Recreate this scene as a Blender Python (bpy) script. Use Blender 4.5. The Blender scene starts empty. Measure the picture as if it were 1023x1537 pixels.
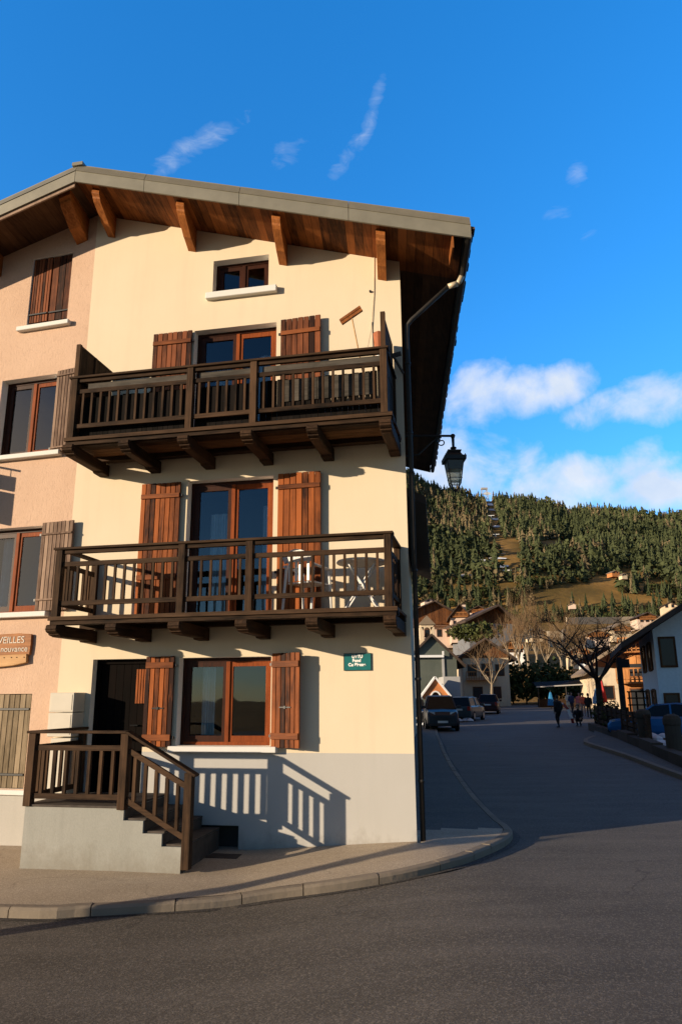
import bpy, math, random
import numpy as np
from mathutils import Vector, Matrix, noise as mnoise
random.seed(7)
R = math.radians
scene = bpy.context.scene
COL = scene.collection
PI = math.pi

# ---------------------------------------------------------------- camera
W0, H0, FPX = 1023.0, 1537.0, 1095.0
PITCH, ROLL = R(14.2009), R(-0.4237)
CAM = Vector((0, 0, 2.06))
_fw = Vector((0, math.cos(PITCH), math.sin(PITCH)))
_up = Vector((0, -math.sin(PITCH), math.cos(PITCH)))
_rt = Vector((1, 0, 0))
_c, _s = math.cos(ROLL), math.sin(ROLL)
CR = _c*_rt + _s*_up
CU = -_s*_rt + _c*_up
def ray(px, py):
    return _fw + CR*((px-W0/2)/FPX) + CU*(-(py-H0/2)/FPX)
def at(px, py, Y):
    d = ray(px, py)
    return CAM + d*(Y/d.y)
cd = bpy.data.cameras.new('camera')
cam = bpy.data.objects.new('camera', cd); COL.objects.link(cam)
cam.matrix_world = Matrix(((CR.x, CU.x, -_fw.x, CAM.x), (CR.y, CU.y, -_fw.y, CAM.y), (CR.z, CU.z, -_fw.z, CAM.z), (0, 0, 0, 1)))
cd.sensor_fit = 'VERTICAL'; cd.sensor_height = 36.0; cd.lens = FPX/H0*36.0
cd.clip_start = 0.05; cd.clip_end = 6000
scene.camera = cam

# ---------------------------------------------------------------- sun + sky
SUN_AZ = R(26.9)            # shadows run towards (cos, sin) of this on the ground
SUN_EL = R(10.6)
to_sun = Vector((-math.cos(SUN_AZ)*math.cos(SUN_EL), -math.sin(SUN_AZ)*math.cos(SUN_EL), math.sin(SUN_EL)))
sd = bpy.data.lights.new('sun', 'SUN'); sd.energy = 5.0; sd.angle = R(0.5); sd.color = (1.0, 0.81, 0.58)
so = bpy.data.objects.new('sun', sd); COL.objects.link(so)
so.rotation_euler = to_sun.to_track_quat('Z', 'Y').to_euler(); so.location = (-20, -10, 20)
world = bpy.data.worlds.new('World'); scene.world = world; world.use_nodes = True
wt = world.node_tree; wt.nodes.clear()

class NG:
    """small helper to write node graphs"""
    def __init__(s, tree): s.t = tree
    def n(s, typ, **kw):
        nd = s.t.nodes.new(typ)
        for k, v in kw.items():
            if k.startswith('i_'): nd.inputs[k[2:].replace('_', ' ')].default_value = v
            else: setattr(nd, k, v)
        return nd
    def l(s, a, b): s.t.links.new(a, b)
    def m(s, op, a, b=None, c=None, clamp=False):
        nd = s.t.nodes.new('ShaderNodeMath'); nd.operation = op; nd.use_clamp = clamp
        for i, v in enumerate((a, b, c)):
            if v is None: continue
            if isinstance(v, (int, float)): nd.inputs[i].default_value = v
            else: s.l(v, nd.inputs[i])
        return nd.outputs[0]
    def mix(s, f, a, b, blend='MIX'):
        nd = s.t.nodes.new('ShaderNodeMix'); nd.data_type = 'RGBA'; nd.blend_type = blend
        for i, v in ((0, f), (6, a), (7, b)):
            if isinstance(v, (int, float)): nd.inputs[i].default_value = v
            elif isinstance(v, (tuple, list)): nd.inputs[i].default_value = (*v[:3], 1)
            else: s.l(v, nd.inputs[i])
        return nd.outputs[2]
    def ramp(s, f, stops):
        nd = s.t.nodes.new('ShaderNodeValToRGB'); e = nd.color_ramp.elements
        while len(e) < len(stops): e.new(0.5)
        for q, (p, c) in zip(e, stops):
            q.position = p; q.color = (c, c, c, 1) if isinstance(c, (int, float)) else (*c, 1)
        s.l(f, nd.inputs[0]); return nd.outputs[0]
    def noise(s, vec, scale, detail=4, rough=0.55, dist=0.0):
        nd = s.t.nodes.new('ShaderNodeTexNoise'); nd.inputs['Scale'].default_value = scale
        nd.inputs['Detail'].default_value = detail; nd.inputs['Roughness'].default_value = rough; nd.inputs['Distortion'].default_value = dist
        if vec is not None: s.l(vec, nd.inputs['Vector'])
        return nd.outputs[0]
    def mapv(s, vec, scale=(1, 1, 1), rot=(0, 0, 0), loc=(0, 0, 0)):
        nd = s.t.nodes.new('ShaderNodeMapping')
        nd.inputs['Scale'].default_value = scale; nd.inputs['Rotation'].default_value = rot; nd.inputs['Location'].default_value = loc
        s.l(vec, nd.inputs['Vector']); return nd.outputs[0]

SAT_B, GAIN_B, HUE_B, GAIN_W = 1.25, 2.15, 0.503, 0.75
ZENITH_FILL = (2.5, 1.4, .5)  # warm fill added overhead, out of view, to neutralise the blue ambient light
g = NG(wt)
sky = g.n('ShaderNodeTexSky'); sky.sky_type = 'NISHITA'; sky.sun_disc = False
sky.sun_elevation = SUN_EL; sky.sun_rotation = math.atan2(to_sun.x, to_sun.y)
sky.altitude = 1500; sky.air_density = 1.0; sky.dust_density = 0.25; sky.ozone_density = 3.0
tc = g.n('ShaderNodeTexCoord'); sep = g.n('ShaderNodeSeparateXYZ'); g.l(tc.outputs['Generated'], sep.inputs[0])
X, Y, Z = sep.outputs
az = g.m('ARCTAN2', X, Y); el = g.m('ARCSINE', Z)
comb = g.n('ShaderNodeCombineXYZ'); g.l(az, comb.inputs[0]); g.l(el, comb.inputs[1])
AE = comb.outputs[0]
warp = g.n('ShaderNodeTexNoise'); warp.inputs['Scale'].default_value = 9; warp.inputs['Detail'].default_value = 5; g.l(AE, warp.inputs['Vector'])
def azel(px, py):
    d = ray(px, py).normalized(); return math.atan2(d.x, d.y), math.asin(d.z)
def blob(px, py, rx, ry, rot, dens):
    a0, e0 = azel(px, py)
    k = 1/FPX
    dx = g.m('SUBTRACT', az, a0); dy = g.m('SUBTRACT', el, e0)
    c, s_ = math.cos(R(rot)), math.sin(R(rot))
    u = g.m('ADD', g.m('MULTIPLY', dx, c/(rx*k)), g.m('MULTIPLY', dy, s_/(rx*k)))
    v = g.m('ADD', g.m('MULTIPLY', dx, -s_/(ry*k)), g.m('MULTIPLY', dy, c/(ry*k)))
    r2 = g.m('ADD', g.m('MULTIPLY', u, u), g.m('MULTIPLY', v, v))
    return g.m('MULTIPLY', g.m('SUBTRACT', 1.0, r2), dens)     # >0 inside, falls without limit outside
def union(bl):
    r = bl[0]
    for b in bl[1:]: r = g.m('MAXIMUM', r, b)
    return r
cum = union([blob(722, 600, 62, 56, 0, .75), blob(782, 596, 60, 38, 0, .7), blob(850, 577, 52, 30, 10, .7), blob(950, 600, 95, 32, 12, .62),
             blob(1050, 590, 80, 40, 0, .65), blob(725, 695, 130, 56, -8, .85), blob(850, 730, 150, 46, -4, .9), blob(960, 740, 110, 34, 0, .9), blob(935, 705, 60, 34, 25, .7),
             blob(1010, 725, 90, 44, -8, .8), blob(560, 690, 120, 60, 0, .6), blob(1180, 680, 110, 70, 0, .7)])
nz = g.noise(AE, 11, 7, 0.58, 0.25)
f_c = g.m('ADD', cum, g.m('MULTIPLY', g.m('SUBTRACT', nz, 0.5), 3.2))
cumf = g.ramp(f_c, [(0.0, 0.0), (0.22, 0.16), (0.6, 0.6), (1.0, 0.93)])
wis = union([blob(300, 215, 85, 17, 26, .8), blob(262, 240, 50, 12, 40, .6), blob(555, 178, 62, 12, 62, .6), blob(520, 235, 46, 14, 42, .55), blob(432, 230, 28, 16, 15, .35),
             blob(863, 262, 16, 14, 30, .42), blob(836, 322, 24, 11, 0, .34), blob(882, 352, 15, 9, 0, .25), blob(1010, 735, 20, 12, 20, .6)])
AEr = g.mapv(AE, (10, 26, 1), (0, 0, R(-35)))
nw = g.noise(AEr, 2.2, 7, 0.62, 0.6)
f_w = g.m('ADD', wis, g.m('MULTIPLY', g.m('SUBTRACT', nw, 0.52), 2.6))
wisf = g.ramp(f_w, [(0.0, 0.0), (0.5, 0.10), (1.0, 0.32)])
cl = g.m('MAXIMUM', cumf, wisf, clamp=True)
cshade = g.noise(AE, 7, 5, 0.6)
cloudcol = g.mix(g.ramp(cshade, [(0.32, 0.0), (0.68, 1.0)]), (3.5, 4.2, 5.3), (5.2, 5.4, 5.7))
# blue boosted where the camera looks, dimmer behind, an added warm fill overhead and a glow round the sun
dv = g.n('ShaderNodeVectorMath'); dv.operation = 'DOT_PRODUCT'; g.l(tc.outputs['Generated'], dv.inputs[0])
dv.inputs[1].default_value = Vector((math.sin(R(10))*.84, math.cos(R(10))*.84, .54)).normalized()
wq = g.ramp(dv.outputs['Value'], [(0.60, 0.0), (0.84, 1.0)])
hb_ = g.n('ShaderNodeHueSaturation'); hb_.inputs['Saturation'].default_value = SAT_B; hb_.inputs['Value'].default_value = GAIN_B; hb_.inputs['Hue'].default_value = HUE_B; g.l(sky.outputs[0], hb_.inputs['Color'])
hw_ = g.n('ShaderNodeHueSaturation'); hw_.inputs['Saturation'].default_value = 1.15; hw_.inputs['Value'].default_value = GAIN_W; g.l(sky.outputs[0], hw_.inputs['Color'])
ds = g.n('ShaderNodeVectorMath'); ds.operation = 'DOT_PRODUCT'; g.l(tc.outputs['Generated'], ds.inputs[0]); ds.inputs[1].default_value = to_sun
glow = g.ramp(ds.outputs['Value'], [(0.955, 0.0), (1.0, 1.0)])
zenith_fill = g.m('MULTIPLY', g.ramp(Z, [(0.80, 0.0), (0.93, 1.0)]), g.ramp(g.noise(tc.outputs['Generated'], 3, 4, .6), [(.25, .6), (.7, 1.)]))
eg = g.m('MULTIPLY_ADD', el, .5, .86)
egc = g.n('ShaderNodeCombineXYZ')
for i in range(3): g.l(eg, egc.inputs[i])
skyc = g.mix(wq, hw_.outputs[0], g.mix(1.0, hb_.outputs[0], egc.outputs[0], 'MULTIPLY'))
skyc = g.mix(cl, skyc, cloudcol)
skyc = g.mix(zenith_fill, skyc, ZENITH_FILL)
skyc = g.mix(glow, skyc, (9.0, 6.6, 4.2))
bg = g.n('ShaderNodeBackground'); bg.inputs['Strength'].default_value = 0.12
g.l(skyc, bg.inputs['Color'])
wo = g.n('ShaderNodeOutputWorld'); g.l(bg.outputs[0], wo.inputs[0])
scene.view_settings.view_transform = 'Standard'; scene.view_settings.look = 'None'
scene.view_settings.exposure = 0.5; scene.view_settings.gamma = 1.0
scene.view_settings.use_curve_mapping = False
scene.render.engine = 'CYCLES'
scene.cycles.max_bounces = 6; scene.cycles.transparent_max_bounces = 8
scene.cycles.use_denoising = True

# ---------------------------------------------------------------- materials
def new_mat(name):
    m = bpy.data.materials.new(name); m.use_nodes = True
    t = m.node_tree; b = t.nodes['Principled BSDF']
    return m, NG(t), b
def obj_vec(g): return g.n('ShaderNodeTexCoord').outputs['Object']
def bump(g, b, h, strength=0.3, dist=0.02):
    n = g.n('ShaderNodeBump'); n.inputs['Strength'].default_value = strength; n.inputs['Distance'].default_value = dist
    g.l(h, n.inputs['Height']); g.l(n.outputs[0], b.inputs['Normal'])
def tone(g):
    a = g.n('ShaderNodeAttribute'); a.attribute_name = 'tone'; return a.outputs['Fac']

def plaster(name, col, col2, scale=60, strength=0.25, dist=0.01, stain=0.12):
    m, g, b = new_mat(name); v = obj_vec(g)
    big = g.noise(v, 0.7, 5, 0.6); fine = g.noise(v, scale, 3, 0.6)
    streak = g.noise(g.mapv(v, (3, 3, .25)), 1.5, 5, 0.65)
    c = g.mix(g.ramp(big, [(0.3, 0.0), (0.7, 1.0)]), col, col2)
    c = g.mix(g.m('MULTIPLY', g.ramp(streak, [(0.5, 0.0), (0.75, 1.0)]), stain), c, tuple(x*0.55 for x in col))
    c = g.mix(g.m('MULTIPLY', g.ramp(fine, [(0.3, 1.0), (0.6, 0.0)]), stain), c, tuple(x*0.7 for x in col))
    g.l(c, b.inputs['Base Color']); b.inputs['Roughness'].default_value = 0.92; b.inputs['Specular IOR Level'].default_value = 0.15
    bump(g, b, fine, strength, dist)
    return m
def roughcast(name, col, col2):
    m, g, b = new_mat(name); v = obj_vec(g)
    big = g.noise(v, 0.9, 5, 0.6)
    st = g.noise(g.mapv(v, (1, 1, .5)), 20, 6, 0.68, 1.6); fine = g.noise(v, 55, 4, 0.65)
    h = g.m('ADD', g.m('MULTIPLY', st, 0.7), g.m('MULTIPLY', fine, 0.3))
    c = g.mix(g.ramp(big, [(0.3, 0.0), (0.7, 1.0)]), col, col2)
    c = g.mix(g.m('MULTIPLY', g.ramp(h, [(0.36, 1.0), (0.48, 0.0)]), 0.3), c, tuple(x*0.5 for x in col))
    g.l(c, b.inputs['Base Color']); b.inputs['Roughness'].default_value = 0.95; b.inputs['Specular IOR Level'].default_value = 0.1
    bump(g, b, h, 0.5, 0.03)
    return m
def wood(name, dark, light, axis='z', grain=9, rough=0.65, tvar=0.6, bstr=0.3, knots=True):
    """grain runs along axis of the object"""
    m, g, b = new_mat(name); v = obj_vec(g)
    sc = {'x': (.06, 1, 1), 'y': (1, .06, 1), 'z': (1, 1, .06)}[axis]
    t = tone(g)
    off = g.n('ShaderNodeCombineXYZ'); k = g.m('MULTIPLY', t, 37.0)
    for i in range(3): g.l(k, off.inputs[i])
    add = g.n('ShaderNodeVectorMath'); add.operation = 'ADD'; g.l(v, add.inputs[0]); g.l(off.outputs[0], add.inputs[1])
    vv = g.mapv(add.outputs[0], sc)
    gr = g.noise(vv, grain*4, 6, 0.65, 0.8); gr2 = g.noise(vv, grain*14, 3, 0.6)
    lo = g.noise(add.outputs[0], 2.2, 4, 0.6)
    f = g.m('ADD', g.m('MULTIPLY', gr, 0.7), g.m('MULTIPLY', gr2, 0.3))
    f = g.m('ADD', f, g.m('MULTIPLY', g.m('SUBTRACT', t, 0.5), tvar*0.55))
    f = g.m('ADD', f, g.m('MULTIPLY', g.m('SUBTRACT', lo, 0.5), 0.5))
    c = g.mix(g.ramp(f, [(0.25, 0.0), (0.75, 1.0)]), dark, light)
    g.l(c, b.inputs['Base Color']); b.inputs['Roughness'].default_value = rough; b.inputs['Specular IOR Level'].default_value = 0.12
    bump(g, b, gr, bstr, 0.006)
    return m
def plain(name, col, rough=0.6, metal=0.0, var=0.25, scale=12, spec=0.4, bstr=0.0):
    m, g, b = new_mat(name); v = obj_vec(g)
    n = g.noise(v, scale, 4, 0.6)
    c = g.mix(g.ramp(n, [(0.3, 0.0), (0.7, 1.0)]), tuple(x*(1-var) for x in col), tuple(min(1, x*(1+var*.5)) for x in col))
    g.l(c, b.inputs['Base Color']); b.inputs['Roughness'].default_value = rough; b.inputs['Metallic'].default_value = metal
    b.inputs['Specular IOR Level'].default_value = spec
    if bstr: bump(g, b, n, bstr, 0.01)
    return m
def toned(name, dark, light, rough=0.8, scale=3.0, spec=0.2, amt=0.6):
    """colour varies by the per-face tone attribute plus a little noise"""
    m, g, b = new_mat(name); v = obj_vec(g); n = g.noise(v, scale, 4, 0.6)
    f = g.m('ADD', g.m('MULTIPLY', tone(g), amt), g.m('MULTIPLY', n, 1-amt), clamp=True)
    g.l(g.mix(f, dark, light), b.inputs['Base Color']); b.inputs['Roughness'].default_value = rough; b.inputs['Specular IOR Level'].default_value = spec
    bump(g, b, g.noise(v, scale*3, 5, .65), .35, .02)
    return m
def glass_mat(name, tint=(0.6, 0.7, 0.75), base=0.075):
    m = bpy.data.materials.new(name); m.use_nodes = True; t = m.node_tree; t.nodes.clear(); g = NG(t)
    tr = g.n('ShaderNodeBsdfTransparent'); tr.inputs[0].default_value = (*tint, 1)
    gl = g.n('ShaderNodeBsdfGlossy'); gl.inputs['Roughness'].default_value = 0.015; gl.inputs[0].default_value = (.9, .95, 1, 1)
    lw = g.n('ShaderNodeFresnel'); lw.inputs[0].default_value = 1.5
    f = g.m('ADD', g.m('MULTIPLY', lw.outputs[0], 1.5), base-0.05, clamp=True)
    v = obj_vec(g); n = g.noise(v, 1.6, 2, 0.5)
    bm = g.n('ShaderNodeBump'); bm.inputs['Strength'].default_value = 0.04; bm.inputs['Distance'].default_value = 0.05; g.l(n, bm.inputs['Height']); g.l(bm.outputs[0], gl.inputs['Normal'])
    mx = g.n('ShaderNodeMixShader'); g.l(f, mx.inputs[0]); g.l(tr.outputs[0], mx.inputs[1]); g.l(gl.outputs[0], mx.inputs[2])
    o = g.n('ShaderNodeOutputMaterial'); g.l(mx.outputs[0], o.inputs[0]); return m

M = {}
M['cream'] = plaster('cream_plaster', (.67, .56, .40), (.705, .595, .435), 70, .12, .006, .11)
M['reveal'] = plaster('white_reveal', (.80, .77, .70), (.84, .81, .75), 60, .1, .005, .08)
M['pink'] = roughcast('pink_roughcast', (.53, .36, .255), (.60, .42, .305))
M['plinth'] = plaster('grey_plinth_paint', (.43, .415, .385), (.46, .445, .42), 80, .15, .006, .08)
M['stairgrey'] = plaster('grey_render', (.28, .28, .25), (.34, .335, .305), 50, .3, .01, .2)
M['lowgrey'] = plaster('pale_base_render', (.40, .38, .34), (.46, .43, .39), 60, .3, .01, .15)
M['sill'] = plaster('white_sill', (.66, .64, .60), (.71, .69, .65), 60, .15, .005, .1)
M['shutter'] = wood('red_brown_shutter_wood', (.020, .005, .002), (.33, .092, .022), 'z', 7, .6, 1.0)
M['shutter_v'] = wood('dark_shutter_wood', (.02, .007, .004), (.22, .07, .028), 'z', 7, .65, 1.0)
M['batten'] = wood('batten_wood', (.05, .015, .006), (.26, .08, .025), 'x', 7, .6, .5)
M['greyshutter'] = wood('faded_shutter_wood', (.10, .062, .045), (.34, .235, .17), 'z', 7, .8, .6)
M['olivshutter'] = wood('weathered_shutter_wood', (.10, .075, .045), (.34, .26, .17), 'z', 7, .8, .6)
M['rail'] = wood('weathered_dark_wood', (.004, .0024, .0016), (.078, .043, .023), 'x', 6, .75, .5, .4)
M['railv'] = wood('weathered_dark_wood_upright', (.004, .0024, .0016), (.092, .05, .026), 'z', 6, .75, .5, .4)
M['raily'] = wood('weathered_dark_wood_deep', (.004, .0024, .0016), (.075, .04, .021), 'y', 6, .75, .5, .4)
M['deck'] = wood('deck_wood', (.03, .016, .008), (.20, .10, .045), 'x', 6, .75, .7, .4)
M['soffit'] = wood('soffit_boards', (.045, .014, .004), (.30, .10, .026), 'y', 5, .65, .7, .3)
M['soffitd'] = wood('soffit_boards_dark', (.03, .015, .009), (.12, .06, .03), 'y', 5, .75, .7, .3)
M['purlin'] = wood('purlin_wood', (.09, .025, .007), (.42, .15, .04), 'y', 5, .6, .4)
M['metal'] = plain('olive_grey_flashing', (.21, .195, .15), .5, 0.25, .15, 3, .4)
M['joinery'] = wood('varnished_joinery', (.09, .02, .005), (.29, .066, .013), 'z', 8, .6, .3, .1)
M['joinery_shade'] = wood('shaded_joinery', (.014, .005, .003), (.06, .018, .008), 'z', 8, .45, .3, .1)  # joinery colour darkened for members the sun misses
M['doord'] = wood('nearly_black_door_wood', (.002, .0014, .001), (.006, .003, .002), 'z', 8, .95, .4, .1)
M['glass'] = glass_mat('window_glass')
M['room'] = plain('dim_room', (.045, .04, .036), .9, 0, .3, 2)
M['curtain'] = plain('white_curtain', (.75, .74, .72), .9, 0, .1, 8)
M['iron'] = plain('black_iron', (.012, .012, .013), .45, .3, .2, 20, .5)
M['pipe'] = plain('dark_pipe', (.035, .029, .024), .6, .2, .3, 6, .5)
M['pipel'] = plain('pale_pipe', (.6, .5, .36), .5, .2, .15, 6)
M['tile'] = toned('roof_tile', (.03, .022, .018), (.12, .075, .055), .85)
M['screen'] = wood('dark_screen', (.003, .0025, .002), (.012, .009, .008), 'z', 8, .9, .6)
M['greyboard'] = wood('grey_board', (.03, .027, .023), (.115, .10, .084), 'x', 5, .85, .6)
M['white'] = plain('white_plastic', (.78, .76, .72), .45, 0, .08, 8)
M['beige'] = plain('beige_cabinet', (.54, .49, .4), .55, 0, .06, 3)
M['step'] = plain('dark_step_stone', (.07, .055, .045), .8, 0, .4, 9, .3, .3)
M['green'] = plain('teal_enamel', (.008, .13, .13), .35, 0, .12, 8)
M['letter'] = plain('white_letters', (.85, .85, .82), .5, 0, .03, 8)
M['letterdim'] = plain('worn_letters', (.62, .56, .48), .7, 0, .3, 20)
M['signwood'] = wood('orange_sign_wood', (.11, .034, .01), (.46, .19, .06), 'x', 4, .5, .5)
M['signpale'] = wood('pale_sign_wood', (.30, .14, .05), (.60, .36, .16), 'x', 4, .5, .3)
def frosted(name, col):
    m = bpy.data.materials.new(name); m.use_nodes = True; t = m.node_tree; t.nodes.clear(); g = NG(t)
    a = g.n('ShaderNodeBsdfTranslucent'); a.inputs[0].default_value = (*col, 1); c = g.n('ShaderNodeBsdfTransparent'); c.inputs[0].default_value = (*col, 1)
    mx = g.n('ShaderNodeMixShader'); mx.inputs[0].default_value = .45; g.l(a.outputs[0], mx.inputs[1]); g.l(c.outputs[0], mx.inputs[2])
    o = g.n('ShaderNodeOutputMaterial'); g.l(mx.outputs[0], o.inputs[0]); return m
M['lampglass'] = frosted('frosted_lantern_glass', (.95, .84, .66))
M['lampdark'] = plain('dusky_lantern_glass', (.035, .035, .036), .25, 0, .1, 6, .5)
M['terracotta'] = plain('terracotta', (.38, .12, .05), .8, 0, .25, 8)

# ---------------------------------------------------------------- mesh builder
class MB:
    def __init__(s): s.v = []; s.f = []; s.mi = []; s.t = []
    def poly(s, pts, tn=0.5, mi=0):
        i = len(s.v); s.v += [tuple(p) for p in pts]; s.f.append(tuple(range(i, i+len(pts)))); s.mi.append(mi); s.t.append(tn)
    def box(s, x0, x1, y0, y1, z0, z1, tn=None, mi=0, F=None):
        if tn is None: tn = random.random()
        P = [(x, y, z) for z in (z0, z1) for y in (y0, y1) for x in (x0, x1)]
        if F: P = [F(*p) for p in P]
        s.hexa(P, tn, mi)
    def hexa(s, P, tn=None, mi=0):
        """P ordered z,y,x (x fastest)"""
        if tn is None: tn = random.random()
        i = len(s.v); s.v += [tuple(p) for p in P]
        for q in ((0, 2, 3, 1), (4, 5, 7, 6), (0, 1, 5, 4), (2, 6, 7, 3), (0, 4, 6, 2), (1, 3, 7, 5)):
            s.f.append(tuple(i+k for k in q)); s.mi.append(mi); s.t.append(tn)
    def beam(s, a, b, w, h, up=(0, 0, 1), tn=None, mi=0):
        a, b = Vector(a), Vector(b); d = (b-a).normalized(); u = Vector(up)
        sd = d.cross(u)
        if sd.length < 1e-4: sd = d.cross(Vector((0, 1, 0)))
        sd.normalize(); u = sd.cross(d).normalized()
        P = [p + sd*(w/2*i) + u*(h/2*j) for j in (-1, 1) for p in (a, b) for i in (-1, 1)]
        s.hexa(P, tn, mi)
    def prism(s, prof, fa, fb, tn=None, mi=0):
        """prof: list of 2d points; fa/fb map a 2d point to 3d at each end"""
        if tn is None: tn = random.random()
        n = len(prof); i = len(s.v)
        s.v += [tuple(fa(*p)) for p in prof] + [tuple(fb(*p)) for p in prof]
        s.f.append(tuple(i+k for k in range(n))[::-1]); s.f.append(tuple(i+n+k for k in range(n)))
        s.mi += [mi, mi]; s.t += [tn, tn]
        for k in range(n):
            s.f.append((i+k, i+(k+1) % n, i+n+(k+1) % n, i+n+k)); s.mi.append(mi); s.t.append(tn)
    def tube(s, pts, r, n=8, tn=0.5, mi=0, cap=True):
        pts = [Vector(p) for p in pts]
        rr = r if isinstance(r, (list, tuple)) else [r]*len(pts)
        base = len(s.v); ref = None
        for k, p in enumerate(pts):
            d = (pts[min(k+1, len(pts)-1)] - pts[max(k-1, 0)]).normalized()
            if ref is None: ref = d.orthogonal().normalized()
            ref = (ref - d*ref.dot(d))
            if ref.length < 1e-5: ref = d.orthogonal()
            ref.normalize(); o = d.cross(ref)
            for j in range(n):
                a = 2*PI*j/n
                s.v.append(tuple(p + (ref*math.cos(a)+o*math.sin(a))*rr[k]))
        for k in range(len(pts)-1):
            for j in range(n):
                a = base+k*n+j; b = base+k*n+(j+1) % n
                s.f.append((a, b, b+n, a+n)); s.mi.append(mi); s.t.append(tn)
        if cap:
            s.f.append(tuple(base+j for j in range(n))[::-1]); s.f.append(tuple(base+(len(pts)-1)*n+j for j in range(n)))
            s.mi += [mi, mi]; s.t += [tn, tn]
    def lathe(s, prof, c=(0, 0, 0), n=12, tn=0.5, mi=0, F=None):
        i = len(s.v)
        for r, z in prof:
            for j in range(n):
                a = 2*PI*(j+.5)/n; p = (c[0]+r*math.cos(a), c[1]+r*math.sin(a), c[2]+z)
                s.v.append(tuple(F(*p)) if F else p)
        for k in range(len(prof)-1):
            for j in range(n):
                a = i+k*n+j; b = i+k*n+(j+1) % n
                s.f.append((a, b, b+n, a+n)); s.mi.append(mi); s.t.append(tn)
        s.f.append(tuple(i+j for j in range(n))[::-1]); s.f.append(tuple(i+(len(prof)-1)*n+j for j in range(n))); s.mi += [mi]*2; s.t += [tn]*2
    def mesh(s, name, mats, smooth=False):
        me = bpy.data.meshes.new(name); me.from_pydata(s.v, [], s.f)
        if not isinstance(mats, (list, tuple)): mats = [mats]
        for m in mats: me.materials.append(m)
        me.polygons.foreach_set('material_index', s.mi)
        a = me.attributes.new('tone', 'FLOAT', 'FACE'); a.data.foreach_set('value', s.t)
        if smooth: me.polygons.foreach_set('use_smooth', [True]*len(s.f))
        me.validate(); me.update()
        return me
    def build(s, name, mats, parent=None, bevel=0, smooth=False):
        o = bpy.data.objects.new(name, s.mesh(name, mats, smooth)); COL.objects.link(o)
        if parent: o.parent = parent
        if bevel:
            b = o.modifiers.new('bevel', 'BEVEL'); b.width = bevel; b.segments = 1; b.limit_method = 'ANGLE'
        return o
def fix_normals(o):
    import bmesh
    bm = bmesh.new(); bm.from_mesh(o.data); bmesh.ops.recalc_face_normals(bm, faces=bm.faces[:]); bm.to_mesh(o.data); bm.free(); return o
def tag(o, label=None, cat=None, group=None, kind=None):
    if label: o['label'] = label
    if cat: o['category'] = cat
    if group: o['group'] = group
    if kind: o['kind'] = kind
    return o
def empty(name, loc, rz=0.0, **kw):
    o = bpy.data.objects.new(name, None); COL.objects.link(o); o.location = loc; o.rotation_euler = (0, 0, rz); o.empty_display_size = .2
    return tag(o, **kw)
KIDS = {}
def copy_tree(o, parent=None):
    c = o.copy(); COL.objects.link(c)
    if parent: c.parent = parent
    for ch in [q for q in scene.objects if q.parent == o]: copy_tree(ch, c)
    return c
def text(name, body, size, loc, parent, mat, M3=None, ext=0.004, align='CENTER', font_off=0.0):
    cu = bpy.data.curves.new(name, 'FONT'); cu.body = body; cu.size = size; cu.align_x = align; cu.align_y = 'CENTER'; cu.extrude = ext; cu.offset = font_off
    cu.materials.append(mat)
    tmp = bpy.data.objects.new(name+'_curve', cu); COL.objects.link(tmp)
    dg = bpy.context.evaluated_depsgraph_get(); dg.update()
    me = bpy.data.meshes.new_from_object(tmp.evaluated_get(dg)); me.name = name
    bpy.data.objects.remove(tmp); bpy.data.curves.remove(cu)
    o = bpy.data.objects.new(name, me); COL.objects.link(o); o.parent = parent
    m = (M3.to_4x4() if M3 else Matrix.Rotation(PI/2, 4, 'X')); m.translation = loc
    o.matrix_local = m
    return o

# ---------------------------------------------------------------- ground
def sstep(a, b, x):
    t = min(1, max(0, (x-a)/(b-a))); return t*t*(3-2*t)
def road_z(x, y):
    if x > 1.3: zx = 0.0
    elif x > -1.3: zx = -0.09*(1.3-x)*1.0
    else: zx = -0.234 - 0.012*min(12, -1.3-x)
    zx = zx*(1-sstep(9, 13, y)*0.0)
    return zx*(1-sstep(13, 30, y)) + 0.35*sstep(13, 48, y) + 0.011*max(0, y-48)*(1 if y < 110 else 62/max(1e-6, y-48))
def gpt(px, py, h=0.0):
    d = ray(px, py); t = 1.0
    for _ in range(60):
        p = CAM + d*t; zz = road_z(p.x, p.y)+h
        t2 = (zz-CAM.z)/d.z if d.z < -1e-6 else 100
        t = t*0.5 + t2*0.5
    return CAM + d*t
RIDGE = [(300, 700), (560, 690), (620, 712), (640, 728), (668, 738), (700, 740), (727, 752), (800, 752), (850, 760), (875, 772), (900, 768), (960, 772), (1023, 778), (1150, 770), (1400, 800)]
def ridge_py(px):
    for (a, b), (c, d) in zip(RIDGE, RIDGE[1:]):
        if px <= c: return b+(d-b)*max(0, (px-a))/(c-a)
    return RIDGE[-1][1]
def terrain_z(x, y):
    """valley floor, terraces and the wooded hill, as a function of place"""
    if y < 100: return road_z(x, y)-0.12
    px = W0/2 + 1130*x/y
    base = road_z(x, 100)
    z1 = base + (12-base)*sstep(100, 200, y) + 16*sstep(180, 320, y) + 14*sstep(310, 450, y)
    hr = ray(min(max(px, 300), 1400), ridge_py(px)); zr = CAM.z + hr.z/hr.y*900
    if y > 430:
        t = (y-430)/470
        z1 = z1 + (zr-42)*(t**0.92 if t < 1 else 1-0.5*(t-1))
    n = mnoise.noise(Vector((x*.006, y*.006, .3)))*9 + mnoise.noise(Vector((x*.02, y*.02, 1.3)))*3
    return z1 + n*sstep(260, 480, y)*(1-.75*sstep(820, 900, y))

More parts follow.
